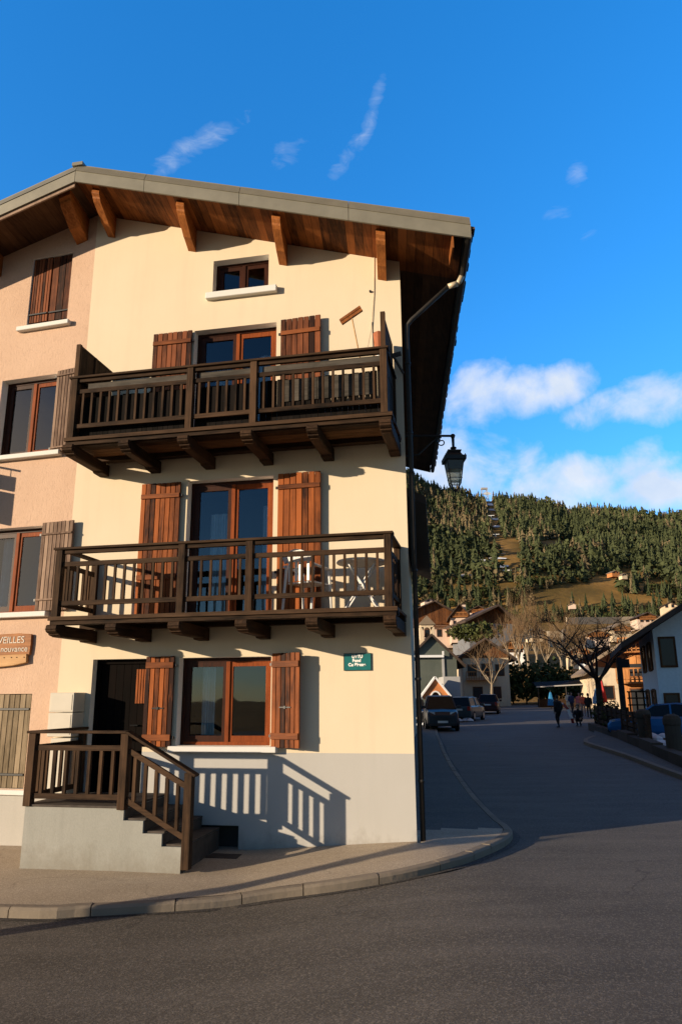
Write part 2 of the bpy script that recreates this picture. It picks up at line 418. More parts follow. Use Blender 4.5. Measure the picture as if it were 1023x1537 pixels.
def meadow_mat():
    m, g, b = new_mat('ground_earth'); v = g.n('ShaderNodeNewGeometry').outputs['Position']
    a = g.noise(v, .012, 6, .62, .4); c2 = g.noise(v, .09, 5, .65); fine = g.noise(v, .8, 4, .6)
    c = g.mix(g.ramp(a, [(.38, 0.), (.62, 1.)]), (.16, .105, .034), (.40, .225, .07))
    c = g.mix(g.m('MULTIPLY', g.ramp(c2, [(.5, 0.), (.7, 1.)]), .6), c, (.16, .10, .04))
    c = g.mix(g.m('MULTIPLY', fine, .35), c, (.06, .06, .02))
    g.l(c, b.inputs['Base Color']); b.inputs['Roughness'].default_value = .95; b.inputs['Specular IOR Level'].default_value = .05
    bump(g, b, c2, .6, 1.5); return m
M['earth'] = meadow_mat()
def asphalt(name, c0, c1, gr=1.0, worn=(.1, .09, .08), pb=.6):
    m, g, b = new_mat(name); v = g.n('ShaderNodeNewGeometry').outputs['Position']
    big = g.noise(v, .35, 5, .6, .6); mid = g.noise(g.mapv(v, (.5, 2.2, 1), (0, 0, R(-20))), .9, 4, .6); grain = g.noise(v, 95, 3, .7); gr2 = g.noise(v, 38, 4, .75)
    vor = g.n('ShaderNodeTexVoronoi'); vor.inputs['Scale'].default_value = 70; g.l(v, vor.inputs['Vector'])
    peb = g.ramp(vor.outputs['Color'], [(.55, 0.), (.95, 1.)])
    c = g.mix(g.ramp(big, [(.3, 0.), (.7, 1.)]), c0, c1)
    c = g.mix(g.m('MULTIPLY', g.ramp(mid, [(.42, 0.), (.66, 1.)]), .7), c, worn)
    c = g.mix(g.m('MULTIPLY', g.ramp(grain, [(.4, 1.), (.58, 0.)]), .55), c, tuple(x*.35 for x in c0))
    c = g.mix(g.m('MULTIPLY', peb, pb), c, tuple(min(1, x*2.1) for x in c1))
    # cracks and patched seams
    vc = g.n('ShaderNodeTexVoronoi'); vc.feature = 'DISTANCE_TO_EDGE'; vc.inputs['Scale'].default_value = .55
    wv = g.n('ShaderNodeVectorMath'); wv.operation = 'ADD'; nz_ = g.n('ShaderNodeTexNoise'); nz_.inputs['Scale'].default_value = 1.6; nz_.inputs['Detail'].default_value = 5; g.l(v, nz_.inputs['Vector']); g.l(v, wv.inputs[0]); g.l(nz_.outputs['Color'], wv.inputs[1]); g.l(wv.outputs[0], vc.inputs['Vector'])
    ck = g.m('MULTIPLY', g.ramp(vc.outputs['Distance'], [(0., 1.), (.012, 0.)]), g.ramp(big, [(.46, 0.), (.6, .5)]))
    c = g.mix(ck, c, tuple(x*.3 for x in c0))
    g.l(c, b.inputs['Base Color']); b.inputs['Roughness'].default_value = .82; b.inputs['Specular IOR Level'].default_value = .25
    h = g.m('ADD', g.m('MULTIPLY', grain, .5), g.m('MULTIPLY', gr2, .5))
    bump(g, b, h, .55*gr, .02); return m
M['asphalt'] = asphalt('asphalt', (.088, .076, .062), (.125, .108, .088), 1.0, (.16, .138, .115))
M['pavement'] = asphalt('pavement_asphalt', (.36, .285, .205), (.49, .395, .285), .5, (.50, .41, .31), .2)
M['pavement_shaded'] = asphalt('pavement_shade_tone', (.075, .068, .06), (.11, .10, .088), .8, (.13, .12, .1))  # pavement darkened for the stretch in the house's shade
M['kerb'] = toned('kerb_stone', (.15, .122, .093), (.27, .22, .165), .9, 5, .2, .4)

def grid(name, xs, ys, fz, mat, parent=None):
    nx, ny = len(xs), len(ys)
    v = [(x, y, fz(x, y)) for y in ys for x in xs]
    f = [(j*nx+i, j*nx+i+1, (j+1)*nx+i+1, (j+1)*nx+i) for j in range(ny-1) for i in range(nx-1)]
    me = bpy.data.meshes.new(name); me.from_pydata(v, [], f); me.materials.append(mat)
    me.polygons.foreach_set('use_smooth', [True]*len(f))
    o = bpy.data.objects.new(name, me); COL.objects.link(o); return o
def lin(a, b, n): return [a+(b-a)*i/n for i in range(n+1)]
xs = lin(-1600, -400, 12)[:-1] + lin(-400, -60, 10)[:-1] + lin(-60, 60, 24)[:-1] + lin(60, 400, 34)[:-1] + lin(400, 700, 30)[:-1] + lin(700, 2600, 16)
ys = lin(-900, -60, 8)[:-1] + lin(-60, 100, 32)[:-1] + lin(100, 460, 60)[:-1] + lin(460, 940, 60)[:-1] + lin(940, 3000, 14)
tag(grid('ground', xs, ys, terrain_z, M['earth']), kind='structure')
tag(grid('road', lin(-40, 46, 172), lin(-25, 100, 200), road_z, M['asphalt']), kind='structure')

# ---------------------------------------------------------------- corner house frame
HX, HY = 1.00984, 10.83132
A1, A2, AS = R(11.3), R(15.0), R(4.24)
RT = Vector((math.cos(A1), -math.sin(A1), 0)); IN = Vector((math.sin(A1), math.cos(A1), 0))
C0 = Vector((HX, HY, 0)); FU = -5.644
def hp(u, y, z=0): return C0 + RT*u + IN*y + Vector((0, 0, z))
S_ = Vector((math.sin(AS), math.cos(AS), 0))
SK = -0.1239     # local x drift per unit local y along the side wall

# pavement and kerb: a raised strip round the corner
kpx = [(0, 1378, 0), (130, 1376, 0), (280, 1367, 0), (400, 1352, 0), (500, 1339, 0), (600, 1322, 0), (680, 1302, 0), (730, 1284, 0), (758, 1270, 0), (768, 1258, 0), (762, 1249, 0), (748, 1238, 0), (715, 1203, 0), (690, 1170, 0), (673, 1142, 0), (664, 1122, 0)]
kp = [gpt(a, b) for a, b, _ in kpx]
kp = [Vector((-14, 10.6, 0)), Vector((-8, 9.75, 0))] + kp + [Vector((5.1, 41, 0)), Vector((7.5, 56, 0)), Vector((11, 72, 0))]
for p in kp: p.z = 0
def resample(P, step):
    out = [P[0].copy()]; acc = 0
    # Catmull-Rom
    dense = []
    for i in range(len(P)-1):
        p0 = P[max(i-1, 0)]; p1 = P[i]; p2 = P[i+1]; p3 = P[min(i+2, len(P)-1)]
        for k in range(24):
            t = k/24
            dense.append(0.5*((2*p1)+(p2-p0)*t+(2*p0-5*p1+4*p2-p3)*t*t+(3*p1-p0-3*p2+p3)*t**3))
    dense.append(P[-1].copy())
    for a, b in zip(dense, dense[1:]):
        acc += (b-a).length
        if acc >= step: out.append(b.copy()); acc = 0
    return out
KL = resample(kp, 0.16)
wl = [hp(FU, 0)+Vector((-math.cos(A2), math.sin(A2), 0))*10, hp(FU, 0), hp(-2.8, .05), hp(0, .02), hp(0.03, .02)+S_*11, hp(0.03, .02)+S_*11+Vector((math.sin(R(7.3)), math.cos(R(7.3)), 0))*50]
def side_at(f):
    """a point at fraction f along the wall polyline"""
    L = [(b-a).length for a, b in zip(wl, wl[1:])]; d = f*sum(L)
    for (a, b), l in zip(zip(wl, wl[1:]), L):
        if d <= l: return a.lerp(b, d/l)
        d -= l
    return wl[-1]
def pave_z(x, y, d=0.0): return road_z(x, y)+0.105+.035*min(d, 2.2)*(1-sstep(11.5, 13.5, y))
def nearest_wall(p):
    best = None
    for a, b in zip(wl, wl[1:]):
        d = b-a; t = max(0, min(1, (p-a).dot(d)/d.length_squared)); q = a+d*t
        if best is None or (q-p).length < best[0]: best = ((q-p).length, q)
    return best[1]
vs, fs = [], []; NA = 9
wallpts = [nearest_wall(p) for p in KL]
for k, p in enumerate(KL):
    nrm = (wallpts[k]-p); l = nrm.length
    q0 = p + nrm.normalized()*0.13
    q1 = wallpts[k] + nrm.normalized()*0.35
    for j in range(NA+1):
        q = q0.lerp(q1, j/NA); vs.append((q.x, q.y, pave_z(q.x, q.y, (q-q0).length)))
for k in range(len(KL)-1):
    for j in range(NA):
        a = k*(NA+1)+j; fs.append((a, a+1, a+NA+2, a+NA+1))
# a second fill keeps the inside of the corner closed
me = bpy.data.meshes.new('pavement'); me.from_pydata(vs, [], fs); me.materials.append(M['pavement']); me.materials.append(M['pavement_shaded']); me.polygons.foreach_set('use_smooth', [True]*len(fs))
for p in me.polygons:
    if p.center.x > .6 and p.center.y > 11.62 + .22*(p.center.x-1): p.material_index = 1  # shade round the corner painted in, border close to the shadow line
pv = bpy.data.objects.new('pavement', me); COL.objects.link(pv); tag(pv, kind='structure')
kb = MB(); rk = random.Random(3); i = 0
while i < len(KL)-2:
    ln = rk.choice([3, 4, 4, 5, 6]) if KL[i].y < 10 and KL[i].x < 1.2 else rk.choice([3, 4, 4])
    j = min(i+ln, len(KL)-1)
    seg = KL[i:j+1]
    tn = rk.random(); dz = rk.uniform(-.010, .006)
    def edge(k):
        p = KL[k]; t = (KL[min(k+1, len(KL)-1)]-KL[max(k-1, 0)]).normalized(); n_ = Vector((-t.y, t.x, 0)); return p, t, n_
    pts = []
    for k in range(i, j+1):
        p, t, n_ = edge(k)
        if k == i: p = p + t*.006
        if k == j: p = p - t*.006
        pts.append((p, n_))
    for (p, n0), (q, n1) in zip(pts, pts[1:]):
        za, zb = road_z(p.x, p.y), road_z(q.x, q.y)
        top = .108+dz; w = .12
        prof = [(-.015, -.1), (-.012, top-.03), (.012, top-.004), (.03, top), (w, top), (w, -.1)]
        kb.prism(prof, lambda a, b_, p=p, n0=n0, za=za: (p.x+n0.x*a, p.y+n0.y*a, za+b_), lambda a, b_, q=q, n1=n1, zb=zb: (q.x+n1.x*a, q.y+n1.y*a, zb+b_), tn)
    i = j
tag(fix_normals(kb.build('kerb', M['kerb'])), kind='structure')
# gutter line, a darker strip along the kerb
gm = asphalt('gutter_dark', (.05, .045, .04), (.085, .075, .066), 1.0, (.07, .06, .05))
vs, fs = [], []
for k, p in enumerate(KL):
    t = (KL[min(k+1, len(KL)-1)]-KL[max(k-1, 0)]).normalized(); n_ = Vector((-t.y, t.x, 0))
    wv = .10+.06*mnoise.noise(Vector((k*.11, 0, 4)))
    for a in (-wv, .02): q = p+n_*a; vs.append((q.x, q.y, road_z(q.x, q.y)+.006))
for k in range(len(KL)-1): fs.append((2*k, 2*k+1, 2*k+3, 2*k+2))
me = bpy.data.meshes.new('road_gutter'); me.from_pydata(vs, [], fs); me.materials.append(gm)
o = bpy.data.objects.new('road_gutter', me); COL.objects.link(o); tag(o, kind='structure')

# ---------------------------------------------------------------- corner house
house = empty('corner_house', (HX, HY, 0), -A1, label='tall cream and pink house on the street corner with two wooden balconies and brown shutters', cat='house')
WROT = -(A2-A1)
def wing(o):
    o.location = (FU, 0, 0); o.rotation_euler = (0, 0, WROT); return o
Q0 = 0.976; KR = 0.311; KLF = 0.262; QR = -5.654
def soff_b(q):      # bottom edge of the verge board as function of q (constant along the roof's length)
    return 8.763 - KR*(q-Q0) if q > QR else 8.763 - KR*(QR-Q0) - KLF*(QR-q)
def q_of(x, y): return x - SK*y
def wtop(x, y): return soff_b(q_of(x, y)) + 0.06
def wall_mesh(us, holes, zb, zt, depth=0.2, tn=.5, mats=None):
    """front face at y=0 with rectangular openings and their reveals; zt(u) top"""
    mb = MB()
    us = sorted(set(us + [h[0] for h in holes] + [h[1] for h in holes]))
    for a, b in zip(us, us[1:]):
        mid = (a+b)/2; iv = []; z = zb
        for h in sorted([h for h in holes if h[0] <= mid <= h[1]], key=lambda h: h[2]):
            if h[2] > z: iv.append((z, h[2]))
            z = h[3]
        for z0, z1 in iv: mb.poly([(a, 0, z0), (b, 0, z0), (b, 0, z1), (a, 0, z1)], tn)
        mb.poly([(a, 0, z), (b, 0, z), (b, 0, zt(b)), (a, 0, zt(a))], tn)
    mb.rvs = []
    for u0, u1, z0, z1 in holes:
        rv = MB(); mb.rvs.append(rv)
        z0_, z1_ = max(z0, zb), z1
        rv.poly([(u0, 0, z0_), (u0, 0, z1_), (u0, depth, z1_), (u0, depth, z0_)], tn)
        rv.poly([(u1, 0, z0_), (u1, depth, z0_), (u1, depth, z1_), (u1, 0, z1_)], tn)
        rv.poly([(u0, 0, z1_), (u1, 0, z1_), (u1, depth, z1_), (u0, depth, z1_)], tn)
        if z0 >= zb: rv.poly([(u0, 0, z0_), (u0, depth, z0_), (u1, depth, z0_), (u1, 0, z0_)], tn)
    return mb
W_G = (-3.60, -2.12, 1.36, 2.66); W_2 = (-3.59, -2.13, 3.225, 5.52); W_3 = (-3.60, -2.12, 6.005, 8.25); W_A = (-3.30, -2.28, 8.92, 9.58); D_G = (-5.06, -4.14, 0.66, 2.66)
PZ = 1.27
us = [FU, -5.0, -4.0, -3, -2, -1, 0]
wm = wall_mesh(us, [W_G, W_2, W_3, W_A, (D_G[0], D_G[1], PZ, D_G[3])], PZ, lambda u: wtop(u, 0))
# side wall along the street and the back, so that the block is closed
def sidept(t, z): return (SK*t, .9924*t, z)
LS = 11.0
wm.poly([sidept(0, PZ), sidept(LS, PZ), sidept(LS, wtop(0, 0)), sidept(0, wtop(0, 0))], .5)
_w = wm.build('wall', M['cream'], house); [r.build('reveal', M['reveal'], _w) for r in wm.rvs]
def splash(m):
    t = m.node_tree; g = NG(t); b = t.nodes['Principled BSDF']; old = b.inputs['Base Color'].links[0].from_socket
    v = obj_vec(g); sp = g.n('ShaderNodeSeparateXYZ'); g.l(v, sp.inputs[0])
    n = g.noise(g.mapv(v, (1, 1, .6)), 3.5, 6, .7); n2 = g.noise(v, 26, 3, .7)
    f = g.m('ADD', g.m('MULTIPLY', sp.outputs[2], 1.6), g.m('ADD', g.m('MULTIPLY', n, -1.5), g.m('MULTIPLY', n2, -.4)))
    d = g.m('MULTIPLY', g.ramp(f, [(0., 1.), (.35, 0.)]) if False else g.m('SUBTRACT', 1.0, g.m('MULTIPLY', g.m('ADD', f, 1.25), 1.6), clamp=True), .5)
    g.l(g.mix(d, old, (.16, .135, .10)), b.inputs['Base Color'])
splash(M['plinth']); splash(M['stairgrey'])
CEL = (-3.55, -2.57, -0.6, 0.26)
pm = wall_mesh([FU, -4, -2, 0], [(D_G[0], D_G[1], .66, PZ), CEL], -0.6, lambda u: PZ, .2)
pm.poly([sidept(0, -.6), sidept(LS, -.6), sidept(LS, PZ), sidept(0, PZ)], .5)
_w = tag(pm.build('plinth', M['plinth'], house), 'grey painted lower wall'); [r.build('reveal', M['plinth'], _w) for r in pm.rvs]
cb_ = MB(); cb_.box(-3.6, -2.5, .2, .9, -.6, .3, .5); cb_.build('cellar_recess', M['room'], house)
# wing
WW_3 = (-1.72, -0.53, 6.23, 7.72); WW_2 = (-1.78, -0.55, 3.45, 4.92); WW_T = (-1.33, -0.47, 8.76, 10.18); WW_G = (-1.95, -0.46, .70, 2.14)
def wzt(u):
    x = FU + u*math.cos(WROT); y = u*math.sin(WROT)
    return wtop(x, y)
wg = wall_mesh([-7, -6, -5, -4, -3, -2, -1, 0], [WW_3, WW_2, WW_T, WW_G], .6, wzt)
wg.poly([(-7, 0, .6), (-7, 0, wzt(-7)), (-7, 9, wzt(-7)), (-7, 9, .6)], .5)
_w = tag(wing(wg.build('wall', M['pink'], house)), 'pink roughcast wall of the left wing'); [r.build('reveal', M['reveal'], _w) for r in wg.rvs]
wb = MB(); wb.box(-7, 0.0, -.03, .2, -.9, .6, .5); tag(wing(wb.build('plinth', M['lowgrey'], house)), 'pale rendered base of the left wing')

def window(name, place, h, split=True, frame='joinery', yf=.16, fw=.06, curtains=(), handle=False, lite=(), sash=.075, shade_left=True, mats_=None):
    """fixed frame > casements, panes, interior"""
    u0, u1, z0, z1 = h
    mb = MB(); mats = list(mats_) if mats_ else [M['joinery'], M['joinery_shade']]
    e = .002
    mb.box(u0+e, u0+fw, yf, yf+.06, z0+e, z1-e, .3, 1); mb.box(u1-fw, u1-e, yf, yf+.06, z0+e, z1-e, .5, 0)  # left and top members in the darker copy: reveal shade painted in
    mb.box(u0+fw, u1-fw, yf, yf+.06, z1-fw, z1-e, .3, 1); mb.box(u0+fw, u1-fw, yf, yf+.06, z0+e, z0+fw*.8, .6, 0)
    w = mb.build(name, mats, house); place(w)
    mid = (u0+u1)/2
    cells = [(u0+fw, mid-.004), (mid+.004, u1-fw)] if split else [(u0+fw, u1-fw)]
    for k, (a, b) in enumerate(cells):
        c = MB(); s = sash; z0_, z1_ = z0+fw*.8, z1-fw; y0, y1 = yf+.01+.006*k, yf+.055+.006*k
        m_ = 1 if (k == 0 and shade_left) else 0  # left casement also gets its shade as colour
        c.box(a, a+s, y0, y1, z0_, z1_, .4, m_); c.box(b-s, b, y0, y1, z0_, z1_, .6, m_)
        c.box(a+s, b-s, y0, y1, z1_-s, z1_, .4, m_); c.box(a+s, b-s, y0, y1, z0_, z0_+s*1.2, .5, m_)
        if split and k == 1: c.box(a-.03, a+.03, y0-.022, y0, z0_, z1_, .7, 0)
        c.build('casement', mats, w)
        p = MB(); p.poly([(a+s, yf+.035, z0_+s*1.2), (b-s, yf+.035, z0_+s*1.2), (b-s, yf+.035, z1_-s), (a+s, yf+.035, z1_-s)])
        p.build('pane', M['glass'], w)
    r = MB(); y0, y1 = yf+.062, 1.6
    x0, x1, zz0, zz1 = u0-.35, u1+.35, z0-.05, z1+.1
    for P in ([(x0, y1, zz0), (x1, y1, zz0), (x1, y1, zz1), (x0, y1, zz1)], [(x0, y0, zz0), (x0, y1, zz0), (x0, y1, zz1), (x0, y0, zz1)], [(x1, y0, zz0), (x1, y0, zz1), (x1, y1, zz1), (x1, y1, zz0)],
              [(x0, y0, zz1), (x0, y1, zz1), (x1, y1, zz1), (x1, y0, zz1)], [(x0, y0, zz0), (x1, y0, zz0), (x1, y1, zz0), (x0, y1, zz0)],
              [(x0, y0, zz0), (x0, y0, zz1), (u0, y0, zz1), (u0, y0, zz0)], [(u1, y0, zz0), (u1, y0, zz1), (x1, y0, zz1), (x1, y0, zz0)]): r.poly(P)
    r.build('interior', M['room'], w)
    for (a, b, za, zb_, yy) in curtains:
        c = MB(); n = max(8, int((b-a)/.012)); P = []
        for k in range(n+1):
            x = a+(b-a)*k/n; P.append((x, yy+.022*math.sin(k*1.7)+.01*math.sin(k*.6)))
        for (xa, ya), (xb, yb) in zip(P, P[1:]): c.poly([(xa, ya, za), (xb, yb, za), (xb, yb, zb_), (xa, ya, zb_)])
        c.build('curtain', M['curtain'], w, smooth=True)
    return w
same = lambda o: o
def sill(w, u0, u1, z0, z1, d):
    s = MB(); s.box(u0, u1, -d, .15, z0, z1, .5); return s.build('sill', M['sill'], w, .008)
w = window('window', same, W_G, curtains=[(-3.32, -3.1, 1.5, 2.55, .3)]); sill(w, -3.68, -2.0, 1.275, 1.358, .11)
window('french_window', same, W_2, curtains=[(-3.30, -2.98, 3.3, 5.02, .34), (-2.40, -2.2, 3.3, 5.12, .34)], sash=.085)
window('french_window', same, W_3, curtains=[(-3.3, -3.0, 6.1, 7.6, .3), (-2.5, -2.2, 6.1, 7.8, .3)], sash=.085)
w = window('window', same, W_A, split=True, mats_=(M['joinery_shade'], M['joinery_shade'])); sill(w, -3.39, -2.11, 8.80, 8.918, .1)
w = window('window', wing, WW_3); sill(w, -1.85, -.30, 6.145, 6.228, .12)
w = window('window', wing, WW_2, curtains=[(-1.55, -1.35, 3.5, 4.8, .3)]); sill(w, -1.9, -.27, 3.365, 3.448, .12)

# entrance door
dm = MB(); u0, u1, z0, z1 = D_G
dm.box(u0+.002, u0+.07, .13, .2, z0, z1-.002, .2); dm.box(u1-.07, u1-.002, .13, .2, z0, z1-.002, .3); dm.box(u0+.07, u1-.07, .13, .2, z1-.07, z1-.002, .2)
for k in range(6):
    a = u0+.07+k*(u1-u0-.14)/6; dm.box(a+.003, a+(u1-u0-.14)/6-.003, .165, .2, z0+.01, z1-.07, random.random()*.4)
dm.box(u0+.09, u1-.09, .18, .19, z0, z1-.08, .1)
door = dm.build('door', M['doord'], house)
h_ = MB(); h_.tube([(u1-.16, .165, 1.65), (u1-.16, .12, 1.65), (u1-.28, .12, 1.65)], .012, 6); h_.build('handle', M['iron'], door)
v_ = MB()
for k in range(4): v_.box(u1-.2+.045*k, u1-.2+.045*k+.03, .075, .095, 1.98, 2.5, .6+.3*random.random())
v_.build('folded_blind', M['shutter'], door)

def shutter(place_loc, rz, wd, z0, z1, mat, batt=((.16,), ), nb=6, thick=.032, frac=(.08, .92), bm='batten', latch=False, sidehinge=1, name='shutter', parent=None, label=None, wingframe=False, bh=.075):
    mb = MB(); bw = wd/nb
    for k in range(nb):
        jit = random.uniform(-.003, .003)
        mb.box(k*bw+.005, (k+1)*bw-.005, -thick, 0, z0+jit, z1+jit, random.random())
    o = mb.build(name, M[mat], house, .003)
    o.location = place_loc; o.rotation_euler = (0, 0, rz)
    if label: tag(o, label)
    for f in frac:
        b = MB(); zc = z0+(z1-z0)*f
        b.box(.01, wd-.01, -thick-.024, -thick-.001, zc-bh/2, zc+bh/2, random.random()); b.build('batten', M[bm], o, .003)
    if latch:
        b = MB(); zc = z0+(z1-z0)*.42
        b.box(wd*.3, wd*.7, -thick-.012, -thick-.001, zc-.008, zc+.008); b.box(wd*.47, wd*.53, -thick-.02, -thick-.001, zc-.02, zc+.02); b.build('latch', M['iron'], o)
    b = MB()
    for f in frac:
        zc = z0+(z1-z0)*f; xx = -0.035 if sidehinge > 0 else wd+.001
        b.box(xx, xx+.034, -.03, .0, zc-.02, zc+.02)
    b.build('hinge', M['iron'], o)
    return o
# local x of the shutter starts at its left edge unless it is turned about the hinge
shutter((-4.125, -.035, 0), 0, .475, 1.345, 2.685, 'shutter', nb=6, frac=(.1, .9), latch=True, sidehinge=-1, bh=.09)
shutter((-2.085, -.03, 0), -R(17), .49, 1.345, 2.70, 'shutter', nb=6, frac=(.12, .88), latch=True, bh=.09)
shutter((-4.38, -.035, 0), 0, .69, 3.26, 5.50, 'shutter', nb=8, frac=(.30, .90), sidehinge=-1)
shutter((-2.04, -.035, 0), R(-2), .71, 3.26, 5.52, 'shutter', nb=7, frac=(.30, .90))
shutter((-4.335, -.035, 0), 0, .72, 6.06, 8.235, 'shutter_v', nb=8, frac=(.66, .91), sidehinge=-1)
shutter((-2.03, -.035, 0), R(-3), .70, 6.06, 8.245, 'shutter_v', nb=7, frac=(.2, .88))
def wing_shutter(u0, rz, wd, z0, z1, mat, off=.03, y=None, **kw):
    rot = Matrix.Rotation(WROT, 3, 'Z'); p = Vector((FU, 0, 0)) + rot @ Vector((u0, -off if y is None else y, 0))
    return shutter(p, WROT+rz, wd, z0, z1, mat, **kw)
wing_shutter(-.515, -R(6), .47, 6.2, 7.74, 'greyshutter', nb=7, bm='greyshutter', frac=(.05, .93), bh=.03, label='faded pinkish grey shutter')
wing_shutter(-.525, -R(3), .63, 3.46, 4.95, 'greyshutter', nb=8, bm='greyshutter', frac=(.12, .86), bh=.03, label='faded pinkish grey shutter')
wing_shutter(-1.325, 0, .405, 8.84, 10.17, 'shutter_v', y=.06, nb=7, bm='iron', frac=(.12,), bh=.03, label='closed dark brown shutter')
wing_shutter(-.905, 0, .425, 8.84, 10.17, 'shutter_v', y=.07, nb=3, bm='iron', frac=(.12,), bh=.03, label='closed dark brown shutter')
wing_shutter(-1.20, 0, .72, .71, 2.13, 'olivshutter', y=.05, nb=7, bm='iron', frac=(.14, .84), bh=.035, label='closed weathered shutter')
wing_shutter(-1.94, 0, .72, .71, 2.13, 'olivshutter', y=.05, nb=7, bm='iron', frac=(.14, .84), bh=.035, label='closed weathered shutter')
for (a, b, z, d) in ((-1.47, -.37, 8.65, .1), (-2.05, -.35, .612, .06)):
    s = MB(); s.box(a, b, -d, .12, z, z+.085 if z > 1 else z+.075, .5); wing(s.build('sill', M['sill'], house, .008))
# backing behind closed shutters
s = MB(); s.box(-1.4, -.4, .21, .3, 8.7, 10.25, .5); s.box(-2.0, -.4, .21, .3, .65, 2.2, .5); wing(s.build('window_backing', M['room'], house))

# ------------------------------------------------ balconies
def balcony(z, screen, label):
    """z: deck top"""
    u0, u1, D = -5.2, -0.05, 1.12
    mb = MB(); n = 9
    for k in range(n):                      # deck boards run along the facade
        a = -D+.03+k*(D-.03)/n; mb.box(u0, u1, a+.004, a+(D-.03)/n-.004, z-.035, z, random.random())
    bal = mb.build('balcony', M['deck'], house); tag(bal, label)
    f = MB(); f.box(u0, u1, -D-.005, -D+.028, z-.05, z+.006, .9); f.build('edge_board', M['rail'], bal)
    f = MB(); f.box(u0+.02, u1-.02, -D+.03, -D+.06, z-.11, z-.04, .2); f.build('edge_beam', M['rail'], bal)
    f = MB(); f.box(u0, u1, -D+.1, -D+.2, z-.11, z-.036, .3); f.box(u0, u1, -.25, -.1, z-.11, z-.036, .3); f.build('joist', M['rail'], bal)
    for u in (-5.105, -4.165, -3.205, -2.215, -1.215, -.15):
        c = MB(); hw = .085
        zz = z-.112
        prof = [(0, zz), (-1.14, zz), (-1.165, zz-.015), (-1.175, zz-.06), (-1.165, zz-.10), (-1.12, zz-.12), (-1.09, zz-.125), (-1.085, zz-.145), (-1.02, zz-.16), (-.25, zz-.165), (-.22, zz-.19), (0, zz-.195)]
        prof = [(a, max(b, zz-.2)) for a, b in prof]
        c.prism(prof, lambda a, b: (u-hw, a, b), lambda a, b: (u+hw, a, b), random.random()*.7)
        c.box(u-hw-.006, u+hw+.006, -1.183, -1.10, zz-.072, zz-.062, .2)
        # paler routed face below
        c.box(u-hw+.018, u+hw-.018, -1.02, -.3, zz-.171, zz-.160, .95)
        fix_normals(c.build('corbel', M['raily'], bal, .006))
    rt = z+1.04; yr = -1.05
    posts = (-5.115, -3.16, -2.14, -.165)
    for u in posts:
        p = MB(); p.box(u-.052, u+.052, yr-.055, yr+.05, z-.02, rt-.03, random.random()); p.build('post', M['railv'], bal, .005)
    r = MB()
    r.box(posts[0]-.09, posts[-1]+.08, yr-.075, yr+.07, rt-.035, rt, .5); r.box(posts[0]-.06, posts[-1]+.06, yr-.03, yr+.03, rt-.095, rt-.036, .3)
    r.build('top_rail', M['rail'], bal, .004)
    for a, b in zip(posts, posts[1:]):
        r = MB(); r.box(a+.052, b-.052, yr-.022, yr+.022, rt-.285, rt-.215, random.random()); r.build('middle_rail', M['rail'], bal, .003)
        r = MB(); r.box(a+.052, b-.052, yr-.022, yr+.022, z+.17, z+.24, random.random()); r.build('bottom_rail', M['rail'], bal, .003)
        n = round((b-a)/.153)
        for k in range(1, n):
            x = a+(b-a)*k/n; q = MB(); q.box(x-.017, x+.017, yr-.018, yr+.016, z+.24, rt-.285, random.random()); q.build('baluster', M['railv'], bal)
    for x in (posts[0], posts[-1]):
        for (hw_2, z0_, z1_) in ((.06, rt-.035, rt), (.022, rt-.285, rt-.215), (.022, z+.17, z+.24)):
            r = MB(); r.box(x-hw_2, x+hw_2, yr+(.07 if hw_2 > .05 else .05), -.002, z0_, z1_, random.random()); r.build('side_rail', M['raily'], bal, .003)
        p = MB(); p.box(x-.045, x+.045, -.10, -.004, z, rt-.04); p.build('post', M['railv'], bal, .004)
        for k in range(1, 6):
            y = yr+(-.05-yr)*k/6; q = MB(); q.box(x-.018, x+.018, y-.02, y+.02, z+.24, rt-.285, random.random()); q.build('baluster', M['railv'], bal)
    if screen:
        for (a, b), zt_ in zip(zip(posts, posts[1:]), (rt-.30, rt-.30, rt-.30)):
            q = MB(); x = a+.06
            while x < b-.06:
                w_ = random.uniform(.07, .11); q.box(x, min(x+w_-.006, b-.05), yr+.10, yr+.115, z+.03, zt_+random.uniform(-.02, .0), random.random()); x += w_
            tag(q.build('screen', M['screen'], bal), 'dark screening behind the balusters')
            q = MB(); x = a+.20 if a < -5 else a+.12
            q.box(x, b-.06, yr+.022, yr+.04, rt-.225, rt-.105, .5)
            q.build('weathered_board', M['greyboard'], bal)
        q = MB()
        x = -1.75
        while x < -.35:
            w_ = random.uniform(.12, .2); q.box(x, x+w_-.008, yr+.08, yr+.094, z+.36, rt-.33, random.random()*.6); x += w_
        q.build('reed_panel', M['greyboard'], bal)
        for x, s_ in ((posts[0], 1), (posts[-1], -1)):
            q = MB(); zz = z+1.62
            q.box(x-.035, x+.035, yr-.03, yr+.03, z+1.04, zz, .8)
            nn = 5
            for k in range(nn):
                y0 = yr+.035+k*(-yr-.06)/nn; q.box(x-.014, x+.014, y0, y0+(-yr-.06)/nn-.006, z+.02, zz-.02, random.random()*.5)
            if s_ > 0:
                q.box(x+.015, x+.035, yr+.46, yr+.50, z+.05, zz-.01, 1.0); q.box(x-.02, x+.02, yr+.03, -.01, zz-.03, zz, .7)
            q.build('windbreak', M['railv'], bal)
    return bal
balcony(3.22, False, 'dark wooden lower balcony with open balusters')
balcony(6.0, True, 'dark wooden upper balcony with solid screening and windbreaks at its ends')

